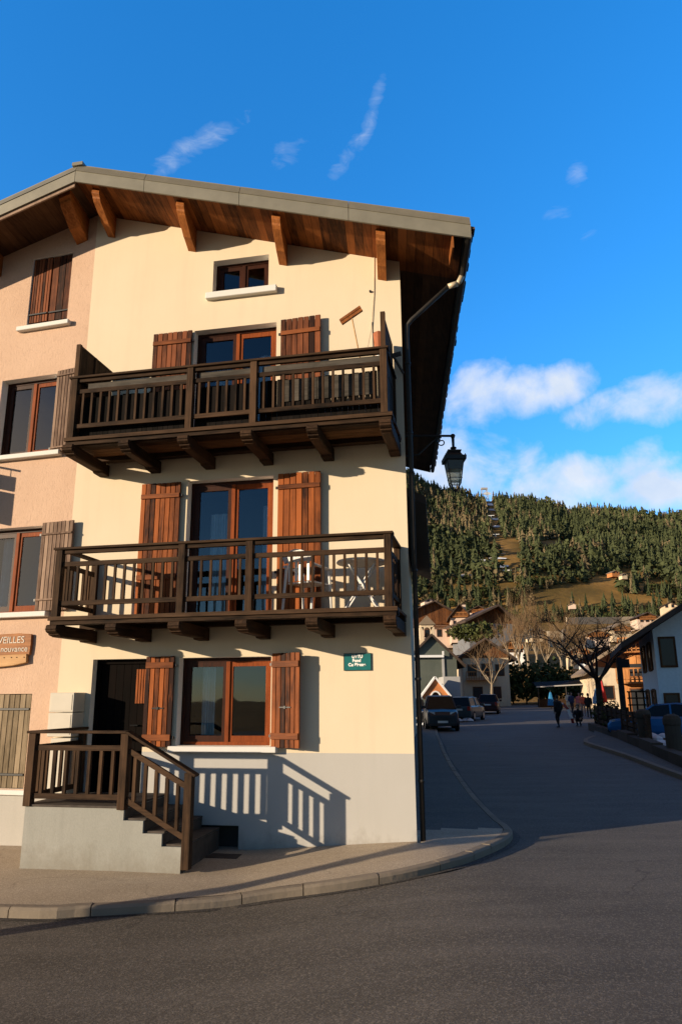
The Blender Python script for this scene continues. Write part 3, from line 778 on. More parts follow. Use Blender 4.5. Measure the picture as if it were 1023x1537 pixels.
# ------------------------------------------------ roof
yF, yB = -1.0, 10.9
def rp(q, y, dz): return (q+SK*y, y, soff_b(q)+dz)
def verge_y(q):      # front edge line: y=-1 on the right; left wing turns back
    return yF if q >= QR else yF + (QR-q)*math.tan(A2-A1)*1.0
rm = MB()
qs = [QR-7.2, QR-4, QR-2, QR, -4, -2, -.5, Q0]
for a, b in zip(qs, qs[1:]):
    for (dz, yo) in ((.36, .10),):
        rm.poly([rp(a, verge_y(a)+yo, dz), rp(b, verge_y(b)+yo, dz), rp(b, yB, dz), rp(a, yB, dz)], .5)
# tile rolls at the eaves, visible from the street as a scalloped edge
k = 0; y = yF+.12
while y < yB:
    c = []
    for j in range(7):
        an = PI*j/6; c.append((math.cos(an)*.098, math.sin(an)*.085))
    jit = random.uniform(-.015, .02); dzj = random.uniform(-.02, .02)
    rm.prism(c, lambda a, b_, y=y: rp(Q0-.35, y+a, .21+b_+dzj), lambda a, b_, y=y: rp(Q0+.145+jit, y+a, .185+b_+dzj), random.random())
    y += .19
rm.poly([rp(Q0-.02, yF, .02), rp(Q0-.02, yB, .02), rp(Q0+.06, yB, .22), rp(Q0+.06, yF, .22)], .2)
rm.poly([rp(QR-7.2, yB, 0), rp(QR-7.2, yB, .36), rp(QR, yB, .36), rp(QR, yB, 0)], .5); rm.poly([rp(QR, yB, 0), rp(QR, yB, .36), rp(Q0, yB, .36), rp(Q0, yB, 0)], .5)
roof = rm.build('roof', M['tile'], house)
# soffit boards: run from verge inwards
sm = MB()
for (qa, qb) in ((QR, Q0-.02), (QR-7.2, QR)):
    n = int((qb-qa)/.14)
    for k in range(n):
        a = qa+(qb-qa)*k/n; b = qa+(qb-qa)*(k+1)/n
        tn = random.random()
        for (y0, y1) in ((None, 0.25), (0.25, yB)):
            ya = (verge_y(a)+.03) if y0 is None else y0; yb_ = (verge_y(b)+.03) if y0 is None else y0
            if qb > QR and y0 is not None and a < -.4: continue
            P = [rp(a+.003, ya, .055), rp(b-.003, yb_, .055), rp(b-.003, y1, .055), rp(a+.003, y1, .055)]
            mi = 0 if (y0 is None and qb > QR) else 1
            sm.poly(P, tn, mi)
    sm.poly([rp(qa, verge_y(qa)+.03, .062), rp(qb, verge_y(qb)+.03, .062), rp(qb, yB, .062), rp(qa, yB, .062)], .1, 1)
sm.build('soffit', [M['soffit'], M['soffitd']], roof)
# verge flashing: lower band upright, upper band leaning back; joints between lengths
fm = MB()
def band(qa, qb, tn):
    for (z0, y0, z1, y1) in ((0, 0, .215, 0), (.215, -.012, .40, .085)):
        ya, yb_ = verge_y(qa), verge_y(qb)
        A = [rp(qa, ya+y0, z0), rp(qb, yb_+y0, z0), rp(qb, yb_+y1, z1), rp(qa, ya+y1, z1)]
        B = [rp(qa, ya+y0+.03, z0), rp(qb, yb_+y0+.03, z0), rp(qb, yb_+y1+.03, z1), rp(qa, ya+y1+.03, z1)]
        fm.hexa([A[0], A[1], B[0], B[1], A[3], A[2], B[3], B[2]], tn)
    ya, yb_ = verge_y(qa), verge_y(qb)
    P = [rp(qa, ya+.08, .385), rp(qb, yb_+.08, .385), rp(qa, ya+.5, .385), rp(qb, yb_+.5, .385)]; Q = [rp(qa, ya+.08, .405), rp(qb, yb_+.08, .405), rp(qa, ya+.5, .405), rp(qb, yb_+.5, .405)]
    fm.hexa(P+Q, tn)
jo = [QR, -4.33, -2.62, -.80, Q0+.10]
for a, b in zip(jo, jo[1:]): band(a+.004, b-.004, random.random())
band(QR-7.2, QR-.004, .5)
fm.box(QR-.10+SK*yF, QR+.10+SK*yF, yF+.03, yF+.5, soff_b(QR)+.36, soff_b(QR)+.425, .5)
fm.build('verge_flashing', M['metal'], roof)
vb = MB()       # bare wooden verge board below the left flashing
a, b = QR-7.2, QR-.01
vb.hexa([rp(a, verge_y(a)+.035, -.07), rp(b, verge_y(b)+.035, -.07), rp(a, verge_y(a)+.065, -.07), rp(b, verge_y(b)+.065, -.07), rp(a, verge_y(a)+.035, .05), rp(b, verge_y(b)+.035, .05), rp(a, verge_y(a)+.065, .05), rp(b, verge_y(b)+.065, .05)], .9)
vb.build('verge_board', M['greyshutter'], roof)
eb = MB(); eb.hexa([rp(Q0-.19, yF+.04, -.19), rp(Q0-.165, yF+.04, -.19), rp(Q0-.19, -.35, -.10), rp(Q0-.165, -.35, -.10), rp(Q0-.19, yF+.04, .05), rp(Q0-.165, yF+.04, .05), rp(Q0-.19, -.35, .05), rp(Q0-.165, -.35, .05)], .7)
eb.build('eaves_board', M['soffit'], roof)
# purlins
def purlin(x0, leng, hgt, w=.15, yw=.0, mat='purlin', dirx=SK):
    p = MB(); q = x0
    zt = soff_b(q_of(x0, 0))+.05
    prof = [(.3, 0), (-leng, 0), (-leng-.01, -.09), (-leng+.04, -.13), (-leng+.05, -.16), (-leng+.10, -.20), (-leng*.45, -hgt*.78), (-leng*.40, -hgt*.84), (-leng*.30, -hgt*.86), (-.0, -hgt), (.3, -hgt)]
    zs = KR*w/2 if x0 > FU else -KLF*w/2
    p.prism(prof, lambda a, b: (x0-w/2+dirx*a, a, zt+b+zs), lambda a, b: (x0+w/2+dirx*a, a, zt+b-zs), .6)
    return fix_normals(p.build('purlin', M[mat], roof, .006))
purlin(-5.33, .80, .42); purlin(-3.72, .80, .44); purlin(-2.02, .80, .42); purlin(-.30, .80, .40)
purlin(-5.93, .80, .46, .22); purlin(-7.75, .80, .42, .2)
# gutter + downpipe
gu = MB(); gu.tube([rp(Q0+.06, yF+.02, .06), rp(Q0+.06, yB, .06)], .055, 8); gu.build('gutter', M['pipe'], roof)
dp = MB(); dp.tube([rp(Q0+.05, .09, .03), rp(Q0+.0, .10, -.08), rp(Q0-.03, .10, -.12)], .045, 10, .5, 1); dp.tube([rp(Q0-.03, .10, -.12), rp(Q0-.18, .10, -.205), ], .047, 10, .5, 1)  # upper length in the pale colour: sunlight on the pipe painted in
zc = soff_b(Q0-.18)-.205
dp.tube([rp(Q0-.18, .10, -.205), (.16, .10, 8.08), (.085, .10, 7.99), (.075, .10, 7.8), (.075, .10, .08)], .038, 10, .5, 0)
for z in (7.3, 6.1, 5.45, 3.9, 2.3, .9): dp.tube([(.075, .10, z-.02), (.075, .10, z+.02)], .046, 10, .5, 0)
dp.build('downpipe', [M['pipe'], M['pipel']], house, smooth=True)

# ------------------------------------------------ entrance stair
D = 1.35
st = MB()
pf = [(-5.13, -.7), (-2.87, -.7), (-2.87, .21), (-3.14, .21), (-3.14, .36), (-3.41, .36), (-3.41, .51), (-3.69, .51), (-3.69, .655), (-5.13, .655)]
for (xa, xb, zt_) in ((-5.13, -3.69, .655), (-3.69, -3.41, .51), (-3.41, -3.14, .36), (-3.14, -2.87, .21)): st.poly([(xa, -D, -.7), (xb, -D, -.7), (xb, -D, zt_), (xa, -D, zt_)], .5)
for (p, q) in zip(pf[2:], pf[3:]+pf[:1]): st.poly([(p[0], -D, p[1]), (q[0], -D, q[1]), (q[0], -.002, q[1]), (p[0], -.002, p[1])], .5)
st.poly([(-2.87, -D, -.7), (-2.87, -.002, -.7), (-2.87, -.002, .21), (-2.87, -D, .21)], .5)
stair = st.build('entrance_stair', M['stairgrey'], house)
tr = MB(); tr.box(-5.15, -3.68, -D-.012, -.003, .656, .685, .5)
for (a, b, zt_) in ((-3.685, -3.40, .51), (-3.41, -3.13, .36), (-3.14, -2.86, .21)): tr.box(a+.004, b+.008, -D+.04, -.003, zt_+.001, zt_+.025, random.random())
for a, z0_, z1_ in ((-3.69, .53, .65), (-3.41, .385, .505), (-3.14, .235, .355), (-2.87, -.1, .205)): tr.box(a+.002, a+.01, -D+.03, -.003, z0_, z1_, random.random())
tr.build('tread', M['step'], stair, .004)
sl = MB(); sl.box(-2.86, -2.40, -.55, -.003, -.4, -.06, .6); sl.build('foot_slab', M['step'], stair, .01)
yr = -D+.02
posts = ((-5.10, .66, 1.60), (-3.725, .64, 1.60), (-2.80, -.05, 1.11))
for (x, a, b) in posts:
    p = MB(); p.box(x-.055, x+.055, yr-.055, yr+.055, a, b, random.random()); p.build('post', M['railv'], stair, .005)
p = MB(); p.box(-5.10-.045, -5.10+.045, -.12, -.03, .66, 1.56); p.build('post', M['railv'], stair, .005)
r = MB(); r.box(-5.18, -3.70, yr-.07, yr+.07, 1.60, 1.635, .5); r.box(-5.16, -5.04, yr+.07, -.01, 1.60, 1.635, .5)
r.beam((-3.70, yr, 1.617), (-2.70, yr, 1.075), .14, .035, tn=.5); r.build('top_rail', M['rail'], stair, .004)
sl_ = (1.11-1.60)/(-2.80+3.725)
for dz in (-.19, -.81):
    zz = 1.60+dz
    r = MB(); r.box(-5.045, -3.78, yr-.022, yr+.022, zz-.035, zz+.035)
    r.beam((-3.67, yr, zz+.055*sl_), (-2.855, yr, zz+.87*sl_), .044, .07); r.box(-5.122, -5.078, yr+.055, -.1, zz-.035, zz+.035)
    r.build('middle_rail' if dz > -.5 else 'bottom_rail', M['rail'], stair, .003)
for k in range(1, 8):
    x = -5.10+(1.375)*k/8; q = MB(); q.box(x-.022, x+.022, yr-.022, yr+.022, .825, 1.376, random.random()); q.build('baluster', M['railv'], stair)
for k in range(1, 6):
    t = k/6; x = -3.725+.925*t; z = .925*t*sl_; q = MB(); q.box(x-.022, x+.022, yr-.022, yr+.022, .825+z, 1.376+z, random.random()); q.build('baluster', M['railv'], stair)
for k in range(1, 7):
    y = yr+(-.08-yr)*k/7; q = MB(); q.box(-5.12, -5.08, y-.02, y+.02, .825, 1.376, random.random()); q.build('baluster', M['railv'], stair)
# beige utility cabinets on the landing
for (z0_, z1_) in ((1.86, 2.15), (1.50, 1.852)):
    b = MB(); b.box(-5.56, -5.15, -.32, -.003, z0_, z1_, .5); ub = b.build('utility_box', M['beige'], house, .008)
    b = MB(); b.box(-5.53, -5.18, -.326, -.321, z0_+.03, z1_-.03, .5); b.build('box_door', M['beige'], ub)
b = MB(); b.box(-5.50, -5.16, -.30, -.003, .60, 1.48, .5); b.build('utility_box', M['beige'], house, .008)
# cord down the facade near the corner
b = MB(); b.tube([(-.42, -.012, 9.35), (-.44, -.012, 8.6), (-.50, -.02, 7.9), (-.52, -.25, 7.5)], .006, 5); b.build('cable', M['pipel'], house)
b = MB(); b.tube([(-.50, -.002, 8.62), (-.50, -.03, 8.62)], .02, 8); b.build('wall_bracket', M['iron'], house)

# ---------------------------------------------------------------- things on and round the house
HR = Matrix.Rotation(-A1, 3, 'Z')
def hworld(x, y, z): return C0 + RT*x + IN*y + Vector((0, 0, z))
# street name plate
sg = empty('street_sign', hworld(-.797, -.004, 2.555), -A1, label='small teal street name plate with white lettering on the cream wall near the corner', cat='sign')
b = MB(); b.box(-.205, .205, -.014, 0, -.125, .125, .5); b.build('plate', M['green'], sg, .004)
b = MB()
for q in ((-.205, .205, .119, .125), (-.205, .205, -.125, -.119), (-.205, -.199, -.119, .119), (.199, .205, -.119, .119)): b.box(q[0], q[1], -.018, -.0145, q[2], q[3], .5)
b.build('border', M['iron'], sg)
text('lettering', 'UYTU', .062, (0.0, -.0165, .075), sg, M['letter'], font_off=.003)
text('lettering', 'Fond', .062, (-.01, -.0165, .018), sg, M['letter'], font_off=.003)
text('lettering', 'Cu Blanne', .062, (-.005, -.0165, -.042), sg, M['letter'], font_off=.003)
# carved wooden sign on the pink wing
ws_p = hworld(FU, 0, 0) + Vector((-math.cos(A2), math.sin(A2), 0))*.88
ws = empty('wooden_sign', (ws_p.x, ws_p.y, 2.83), -A2, label='carved orange wooden sign with white letters on the pink wall', cat='sign')
b = MB(); pf = [(-.75, .20), (-.3, .265), (.10, .275), (.345, .255), (.35, .10), (.34, -.075), (-.75, -.10)]
b.prism(pf, lambda a, c: (a, -.055, c), lambda a, c: (a, -.01, c), .5); fix_normals(b.build('board', M['signwood'], ws, .008))
b = MB(); pf = [(-.75, -.085), (.30, -.06), (.31, -.20), (.05, -.245), (-.3, -.27), (-.75, -.25)]
b.prism(pf, lambda a, c: (a, -.075, c), lambda a, c: (a, -.02, c), .6); fix_normals(b.build('lower_board', M['signpale'], ws, .008))
text('lettering', 'MERVEILLES', .155, (.225, -.058, .165), ws, M['letterdim'], align='RIGHT')
text('lettering', 'nouvance', .135, (.30, -.058, .02), ws, M['letterdim'], align='RIGHT')
b = MB()
for x in (-.12, .02, .12, .26): b.tube([(x, -.0755, -.11-.02*random.random()), (x, -.079, -.11)], .011, 7)
b.build('studs', M['iron'], ws)
# projecting sign of the wing, just beyond the edge of the picture: its shadow falls on the pink wall
pp = hworld(FU, 0, 0) + Vector((-math.cos(A2), math.sin(A2), 0))*2.38
pj = empty('hanging_sign', (pp.x, pp.y, 5.2), -A2, label='dark hanging sign on an iron bracket projecting from the pink wall', cat='sign')
b = MB(); b.box(-.02, .02, -1.05, -.12, .05, .62, .5); b.box(-.02, .02, -1.05, -.12, .66, .92, .4); b.build('panel', M['iron'], pj, .005)
b = MB(); b.tube([(0, 0, 1.05), (0, -1.12, 1.05)], .02, 8); b.tube([(0, 0, .8), (0, -.3, 1.05)], .012, 6); b.tube([(0, -.25, 1.05), (0, -.25, .9)], .008, 5); b.tube([(0, -.95, 1.05), (0, -.95, .9)], .008, 5); b.build('bracket', M['iron'], pj)
# wall lantern on the street side
lp = hworld(.70, 1.25, 5.42)
lt = empty('wall_lantern', lp, -AS+R(6), label='black four sided street lantern hanging from a wall bracket under the eaves', cat='lantern')
b = MB(); ax = 0
b.tube([(-.86, 0, 1.0), (-.03, 0, 1.0), (0, 0, .99), (0, 0, .80)], [.022, .022, .028, .022], 8)
b.lathe([(.03, 1.03), (.045, 1.0), (.03, .96)], n=8)
pts = []
for k in range(22):
    a = k/21*2.2*PI; r = .085*(1-k/30); pts.append((-.20+math.cos(a+PI/2)*r, 0, .885+math.sin(a+PI/2)*r))
b.tube(pts, .011, 6)
b.tube([(-.86, 0, .62), (-.6, 0, .66), (-.35, 0, .9), (-.22, 0, .97)], .014, 6)
b.box(-.89, -.855, -.05, .05, .5, 1.1, .5)
b.build('bracket', M['iron'], lt, smooth=False)
b = MB()
sq = lambda r: [(r, r), (-r, r), (-r, -r), (r, -r)]
def frust(b, r0, z0, r1, z1):
    A = sq(r0); B = sq(r1)
    for k in range(4):
        a, c = A[k], A[(k+1) % 4]; d, e = B[(k+1) % 4], B[k]
        b.poly([(a[0], a[1], z0), (c[0], c[1], z0), (d[0], d[1], z1), (e[0], e[1], z1)])
b.lathe([(.015, .80), (.05, .79), (.058, .775), (.03, .75), (.028, .735), (.06, .72)], n=10)
frust(b, .115, .715, .06, .725); frust(b, .108, .68, .118, .715); frust(b, .10, .675, .095, .69)
frust(b, .155, .575, .10, .675); frust(b, .175, .53, .16, .58); frust(b, .175, .53, .15, .535); frust(b, .185, .60, .18, .53)
for sx, sy in ((1, 1), (-1, 1), (-1, -1), (1, -1)): b.lathe([(.012, .6), (.006, .63)], c=(sx*.165, sy*.165, 0), n=6)
hood = b.build('hood', M['iron'], lt)
b = MB()
for k in range(4):
    c = sq(.142)[k]; d = sq(.085)[k]; e = sq(.035)[k]
    b.tube([(c[0], c[1], .55), (d[0], d[1], .13), (e[0], e[1], .03)], .009, 6)
for r, z in ((.105, .22), (.088, .14), (.145, .53)):
    c = sq(r)
    for k in range(4): b.tube([(*c[k], z), (*c[(k+1) % 4], z)], .008, 5)
b.lathe([(.045, .03), (.02, .0), (.008, -.035)], n=8)
for k in range(4):
    c = sq(.085)
    for t in (.33, .66): 
        a = Vector((*c[k], .13)).lerp(Vector((*c[(k+1) % 4], .13)), t); b.tube([a, (a.x*.35, a.y*.35, .03)], .004, 4)
b.build('frame', M['iron'], lt)
b = MB(); frust(b, .103, .22, .124, .37); frust(b, .08, .135, .10, .21); b.build('lower_pane', M['lampglass'], lt)
b = MB(); frust(b, .124, .372, .141, .53); b.poly([(x, y, .372) for x, y in sq(.124)]); b.build('upper_pane', M['lampdark'], lt)

# furniture on the lower balcony
def chair(loc, rz, label):
    c = empty('garden_chair', loc, rz, label=label, cat='chair', group='garden furniture on the lower balcony')
    b = MB()
    for i in range(7): b.box(-.22+.063*i, -.22+.063*i+.05, -.21, .22, .42, .445, .5)
    b.build('seat', M['white'], c, .004)
    b = MB(); n = 8; P = []
    for i in range(n+1):
        t = -1+2*i/n; P.append((t*.25, .24-.05*(1-t*t)*-1, ))
    for i in range(n):
        (xa, ya), (xb, yb) = P[i], P[i+1]; ha, hb = .90-.10*(P[i][0]/.25)**2, .90-.10*(P[i+1][0]/.25)**2
        b.hexa([(xa, ya, .72), (xb, yb, .72), (xa, ya+.02, .72), (xb, yb+.02, .72), (xa, ya+.05, ha), (xb, yb+.05, hb), (xa, ya+.07, ha), (xb, yb+.07, hb)], .5)
    for i in (1, 3, 4, 6): b.box(P[i][0]-.015, P[i][0]+.03, P[i][1], P[i][1]+.015, .44, .73, .5)
    fix_normals(b.build('backrest', M['white'], c, .004))
    for x in (-.25, .25):
        a = MB(); a.tube([(x, .26, .68), (x, .0, .66), (x, -.2, .65), (x, -.22, .6)], .02, 6); a.build('armrest', M['white'], c)
        for y, y2 in ((-.2, -.24), (.22, .29)):
            l = MB(); l.tube([(x*.92, y, .64 if y < 0 else .7), (x, y2, 0)], [.022, .018], 6); l.build('leg', M['white'], c)
    return c
def hloc(u, d, z): return hworld(u, -d, z)
chair(hloc(-1.42, .52, 3.222), -A1+R(160), 'white plastic armchair on the lower balcony in front of the right shutter')
ft = empty('folding_table', hloc(-.62, .55, 3.222), -A1+R(8), label='white folding table with crossed legs near the corner end of the lower balcony', cat='table', group='garden furniture on the lower balcony')
b = MB(); b.lathe([(.0, .70), (.36, .70), (.37, .715), (.36, .73), (0, .73)], n=24); b.build('tabletop', M['white'], ft)
for s_ in (-1, 1):
    for y in (-.16, .16):
        b = MB(); b.tube([(-s_*.26, y+.02*s_, 0), (s_*.2, y+.02*s_, .70)], .016, 6); b.build('leg', M['white'], ft)
b = MB(); b.tube([(-.26, -.18, .02), (-.26, .18, .02)], .012, 6); b.tube([(.26, -.18, .02), (.26, .18, .02)], .012, 6); b.tube([(0, -.18, .35), (0, .18, .35)], .01, 6); b.build('crossbar', M['white'], ft)
# broom and pot at the end of the upper balcony
br = empty('broom', hloc(-.40, .90, 6.0), -A1, label='broom standing upside down at the right end of the upper balcony', cat='broom')
a0, a1 = Vector((.02, 0, 0.03)), Vector((-.27, .05, 1.72))
b = MB(); b.tube([a0, a1], .011, 6, .8); b.build('stick', M['signpale'], br)
b = MB(); dd = Vector((.16, 0, .10)); b.beam(a1-dd, a1+dd, .05, .045, up=(0, 1, 0), tn=.5); b.beam(a1-dd+Vector((-.02, 0, .04)), a1+dd+Vector((-.02, 0, .04)), .04, .06, up=(0, 1, 0), tn=.1); b.build('head', M['purlin'], br)
tp = empty('folded_parasol', hloc(-.33, .78, 6.0), -A1, label='rust red folded parasol beside the plank windbreak on the upper balcony', cat='parasol')
b = MB(); b.tube([(0, 0, 0), (-.03, 0, 1.62)], .012, 6); b.build('pole', M['pipe'], tp)
b = MB(); b.lathe([(.02, .75), (.05, .95), (.075, 1.3), (.085, 1.42), (.02, 1.46)], c=(.06, 0, 0), n=10); b.build('canopy', M['terracotta'], tp)
b = MB(); b.lathe([(.045, .95), (.062, 1.0), (.055, 1.06)], c=(.06, 0, 0), n=10); b.build('tie', M['letter'], tp)
bs = empty('wall_board', hloc(.0, .05, 7.33), -A1, label='bluish grey plank end sticking out behind the right windbreak of the upper balcony', cat='plank')
b = MB(); b.beam((-.16, -.12, 0), (.0, -.12, .03), .02, .075, tn=.5); b.build('plank', M['greyboard'], bs)
b = MB(); b.beam((-.13, -.12, .0), (.02, -.03, -.28), .03, .03); b.build('strut', M['greyboard'], bs)

# wooden post beyond the left edge of the picture; its long shadow crosses the pavement
g0 = gpt(330, 1335, .12); dirv = Vector((math.cos(SUN_AZ), math.sin(SUN_AZ), 0))
bp = g0 - dirv*7.6
po = empty('lamp_post', (bp.x, bp.y, road_z(bp.x, bp.y)), 0, label='stout street post with a lantern at the roadside', cat='post')
b = MB(); b.lathe([(.20, 0), (.18, .4), (.13, .5), (.12, 2.05), (.16, 2.1)], n=12); b.build('shaft', M['iron'], po)
b = MB(); b.lathe([(.10, 2.1), (.2, 2.5), (.06, 2.66), (.02, 2.75)], n=8); b.build('lantern', M['lampdark'], po)

# ---------------------------------------------------------------- street furniture, houses and cars further off
M['v_white'] = plaster('village_white', (.80, .80, .79), (.86, .86, .85), 8, .2, .02, .25)
M['v_cream'] = plaster('village_cream', (.66, .52, .36), (.74, .6, .42), 8, .2, .02, .25)
M['v_pinkish'] = plaster('village_rose', (.62, .47, .38), (.68, .53, .43), 8, .2, .02, .25)
M['v_grey'] = plaster('village_grey_green', (.20, .215, .19), (.26, .27, .235), 8, .2, .02, .25)
M['v_greyblue'] = plaster('village_grey', (.38, .38, .37), (.45, .44, .42), 8, .2, .02, .25)
M['v_greend'] = plaster('chapel_grey_green', (.09, .105, .09), (.12, .135, .115), 8, .2, .02, .25)
M['v_slate'] = plaster('village_slate_grey', (.15, .16, .18), (.2, .21, .23), 8, .2, .02, .25)
M['v_roof'] = toned('village_roof', (.035, .026, .022), (.10, .07, .055), .85, 2)
M['v_roofpale'] = toned('village_roof_pale', (.16, .12, .085), (.30, .23, .16), .85, 1.5)
M['v_wood'] = wood('village_wood', (.05, .02, .01), (.22, .09, .035), 'z', 2, .8, .5)
M['v_woodo'] = wood('village_wood_orange', (.22, .08, .025), (.55, .25, .09), 'z', 2, .8, .5)
M['v_pane'] = plain('dark_window_glass', (.014, .016, .02), .2, 0, .2, 3, .3)
M['brickred'] = plaster('orange_render', (.50, .19, .07), (.58, .24, .09), 10, .2, .02, .2)
M['stone'] = toned('rough_stone', (.10, .085, .07), (.30, .26, .21), .9, 2.5, .1, .4)
M['stone_d'] = toned('dark_planter_stone', (.045, .035, .028), (.12, .095, .075), .9, 3, .1, .4)
M['snow'] = plain('old_snow', (.62, .66, .72), .8, 0, .15, 3, .2, .4)
M['retain'] = plaster('pale_retaining_wall', (.44, .36, .26), (.54, .45, .34), 3, .3, .05, .35)

def fH(o): return fix_normals(o)
def house_at(name, fl, ang, w, l, zb, ez, rise, label, wall='v_white', roof='v_roof', over=.8, wins=(), swins=(), gable_wood=0.0, balc=(), chim=(), sbalc=(), ridge=.5, rt=.25, overf=None, group=None):
    """fl: front left base corner (world x, y); local x along the front (gable) wall, y away from the street"""
    h = empty(name, (fl[0], fl[1], zb), ang, label=label, cat='house', group=group)
    E_ = ez-zb; overf = over if overf is None else overf
    b = MB(); rx = w*ridge; sk = 1.5
    b.poly([(0, 0, -sk), (w, 0, -sk), (w, 0, E_), (rx, 0, E_+rise), (0, 0, E_)]); b.poly([(0, l, -sk), (0, l, E_), (rx, l, E_+rise), (w, l, E_), (w, l, -sk)])
    b.poly([(0, 0, -sk), (0, 0, E_), (0, l, E_), (0, l, -sk)]); b.poly([(w, 0, -sk), (w, l, -sk), (w, l, E_), (w, 0, E_)])
    b.build('wall', M[wall], h)
    r = MB(); kl = rise/rx; kr = rise/(w-rx)
    for (xa, xb, k, s_) in ((-over, rx, kl, 1), (w+over, rx, kr, -1)):
        n = 8
        for i in range(n):
            x0 = xa+(xb-xa)*i/n; x1 = xa+(xb-xa)*(i+1)/n
            zf = lambda x: E_+rise-abs(x-rx)*k+.02
            P = [(x0, -overf, zf(x0)), (x1, -overf, zf(x1)), (x0, l+over, zf(x0)), (x1, l+over, zf(x1))]
            Q = [(a, c, d+rt) for a, c, d in P]
            r.hexa(P+Q, random.random())
    fH(r.build('roof', M[roof], h))
    if gable_wood > 0:
        g_ = MB(); z0 = E_-gable_wood; n = 14
        zt = lambda x: E_+rise*(x/rx if x < rx else (w-x)/(w-rx))-.02
        for i in range(n):
            x0 = w*i/n; x1 = w*(i+1)/n
            g_.hexa([(x0+.02, -.08, z0), (x1-.02, -.08, z0), (x0+.02, -.01, z0), (x1-.02, -.01, z0), (x0+.02, -.08, zt(x0)), (x1-.02, -.08, zt(x1)), (x0+.02, -.01, zt(x0)), (x1-.02, -.01, zt(x1))])
        fH(g_.build('gable_cladding', M['v_wood' if roof == 'v_roof' else 'v_woodo'], h))
    def win(x, z, ww, hh, side=False, shut=None):
        f = MB(); s_ = .09
        def bx(mb, x0, x1, d0, d1, z0, z1):
            if side: mb.box(d0, d1, x0, x1, z0, z1)
            else: mb.box(x0, x1, d0, d1, z0, z1)
        bx(f, x-ww/2-s_, x-ww/2, -.05, -.004, z-s_, z+hh+s_); bx(f, x+ww/2, x+ww/2+s_, -.05, -.004, z-s_, z+hh+s_); bx(f, x-ww/2, x+ww/2, -.05, -.004, z+hh, z+hh+s_); bx(f, x-ww/2, x+ww/2, -.08, -.004, z-s_, z)
        if shut:
            for a in (-1, 1):
                xx = x+a*(ww/2+s_+ww*.27); bx(f, xx-ww*.25, xx+ww*.25, -.06, -.005, z-.05, z+hh+.05)
        fo = f.build('window', M[shut or 'v_wood'], h)
        p = MB(); bx(p, x-ww/2, x+ww/2, -.03, -.006, z, z+hh); p.build('pane', M['v_pane'], fo)
    for q in wins: win(*q)
    for q in swins: win(*q[:4], side=True, shut=(q[4] if len(q) > 4 else None))
    for (x0, x1, z, d, mat) in balc:
        b = MB(); b.box(x0, x1, -d, -.01, z-.12, z, .5); bo = b.build('balcony', M[mat], h)
        r_ = MB(); r_.box(x0, x1, -d, -d+.06, z+.85, z+.95); r_.box(x0, x1, -d, -d+.05, z+.12, z+.2)
        n = max(4, int((x1-x0)/.28))
        for i in range(n+1): xx = x0+(x1-x0)*i/n; r_.box(xx-.035, xx+.035, -d, -d+.05, z, z+.87)
        r_.build('railing', M[mat], bo)
    for (y0, y1, z, d, mat) in sbalc:
        b = MB(); b.box(-d, -.01, y0, y1, z-.12, z, .5); bo = b.build('balcony', M[mat], h)
        r_ = MB(); r_.box(-d, -d+.06, y0, y1, z+.85, z+.95); r_.box(-d, -d+.05, y0, y1, z+.12, z+.2)
        n = int((y1-y0)/.28)
        for i in range(n+1): yy = y0+(y1-y0)*i/n; r_.box(-d, -d+.05, yy-.05, yy+.05, z, z+.87)
        r_.build('railing', M[mat], bo)
    for (x, y, zt, s_) in chim:
        b = MB(); b.box(x-s_/2, x+s_/2, y-s_/2, y+s_/2, E_, zt-zb-.25, .5); c = b.build('chimney', M['v_pinkish'], h)
        b = MB(); b.box(x-s_*.62, x+s_*.62, y-s_*.62, y+s_*.62, zt-zb-.25, zt-zb-.1, .5); b.box(x-s_*.4, x+s_*.4, y-s_*.4, y+s_*.4, zt-zb-.1, zt-zb, .2); b.build('cap', M['v_roof'], c)
    return h

def wx(px, Y): return (at(px, 1000, Y)).x
def wz(py, px, Y): return at(px, py, Y).z

# second house along the side street, lower eaves
p0 = hp(0, 0)+S_*11.15
h2a = R(90-7.3)
d2 = Vector((math.sin(R(7.3)), math.cos(R(7.3)), 0)); n2 = Vector((-d2.y, d2.x, 0))
q0 = p0 + n2*.15 - d2*0
b0 = q0 + n2*9
house_at('street_house', (b0.x, b0.y), -R(7.3), 9, 14.6, .1, 8.3, 2.4, 'dark roofed house behind the corner house with low overhanging eaves', 'v_cream', over=.95, overf=0.0)
p3 = p0 + n2*1.6 + d2*24; b3 = p3 + n2*10
house_at('street_house', (b3.x, b3.y), -R(7.3), 10, 13, .4, 5.0, 1.6, 'further row house standing along the left side of the street', 'v_white', over=.8)

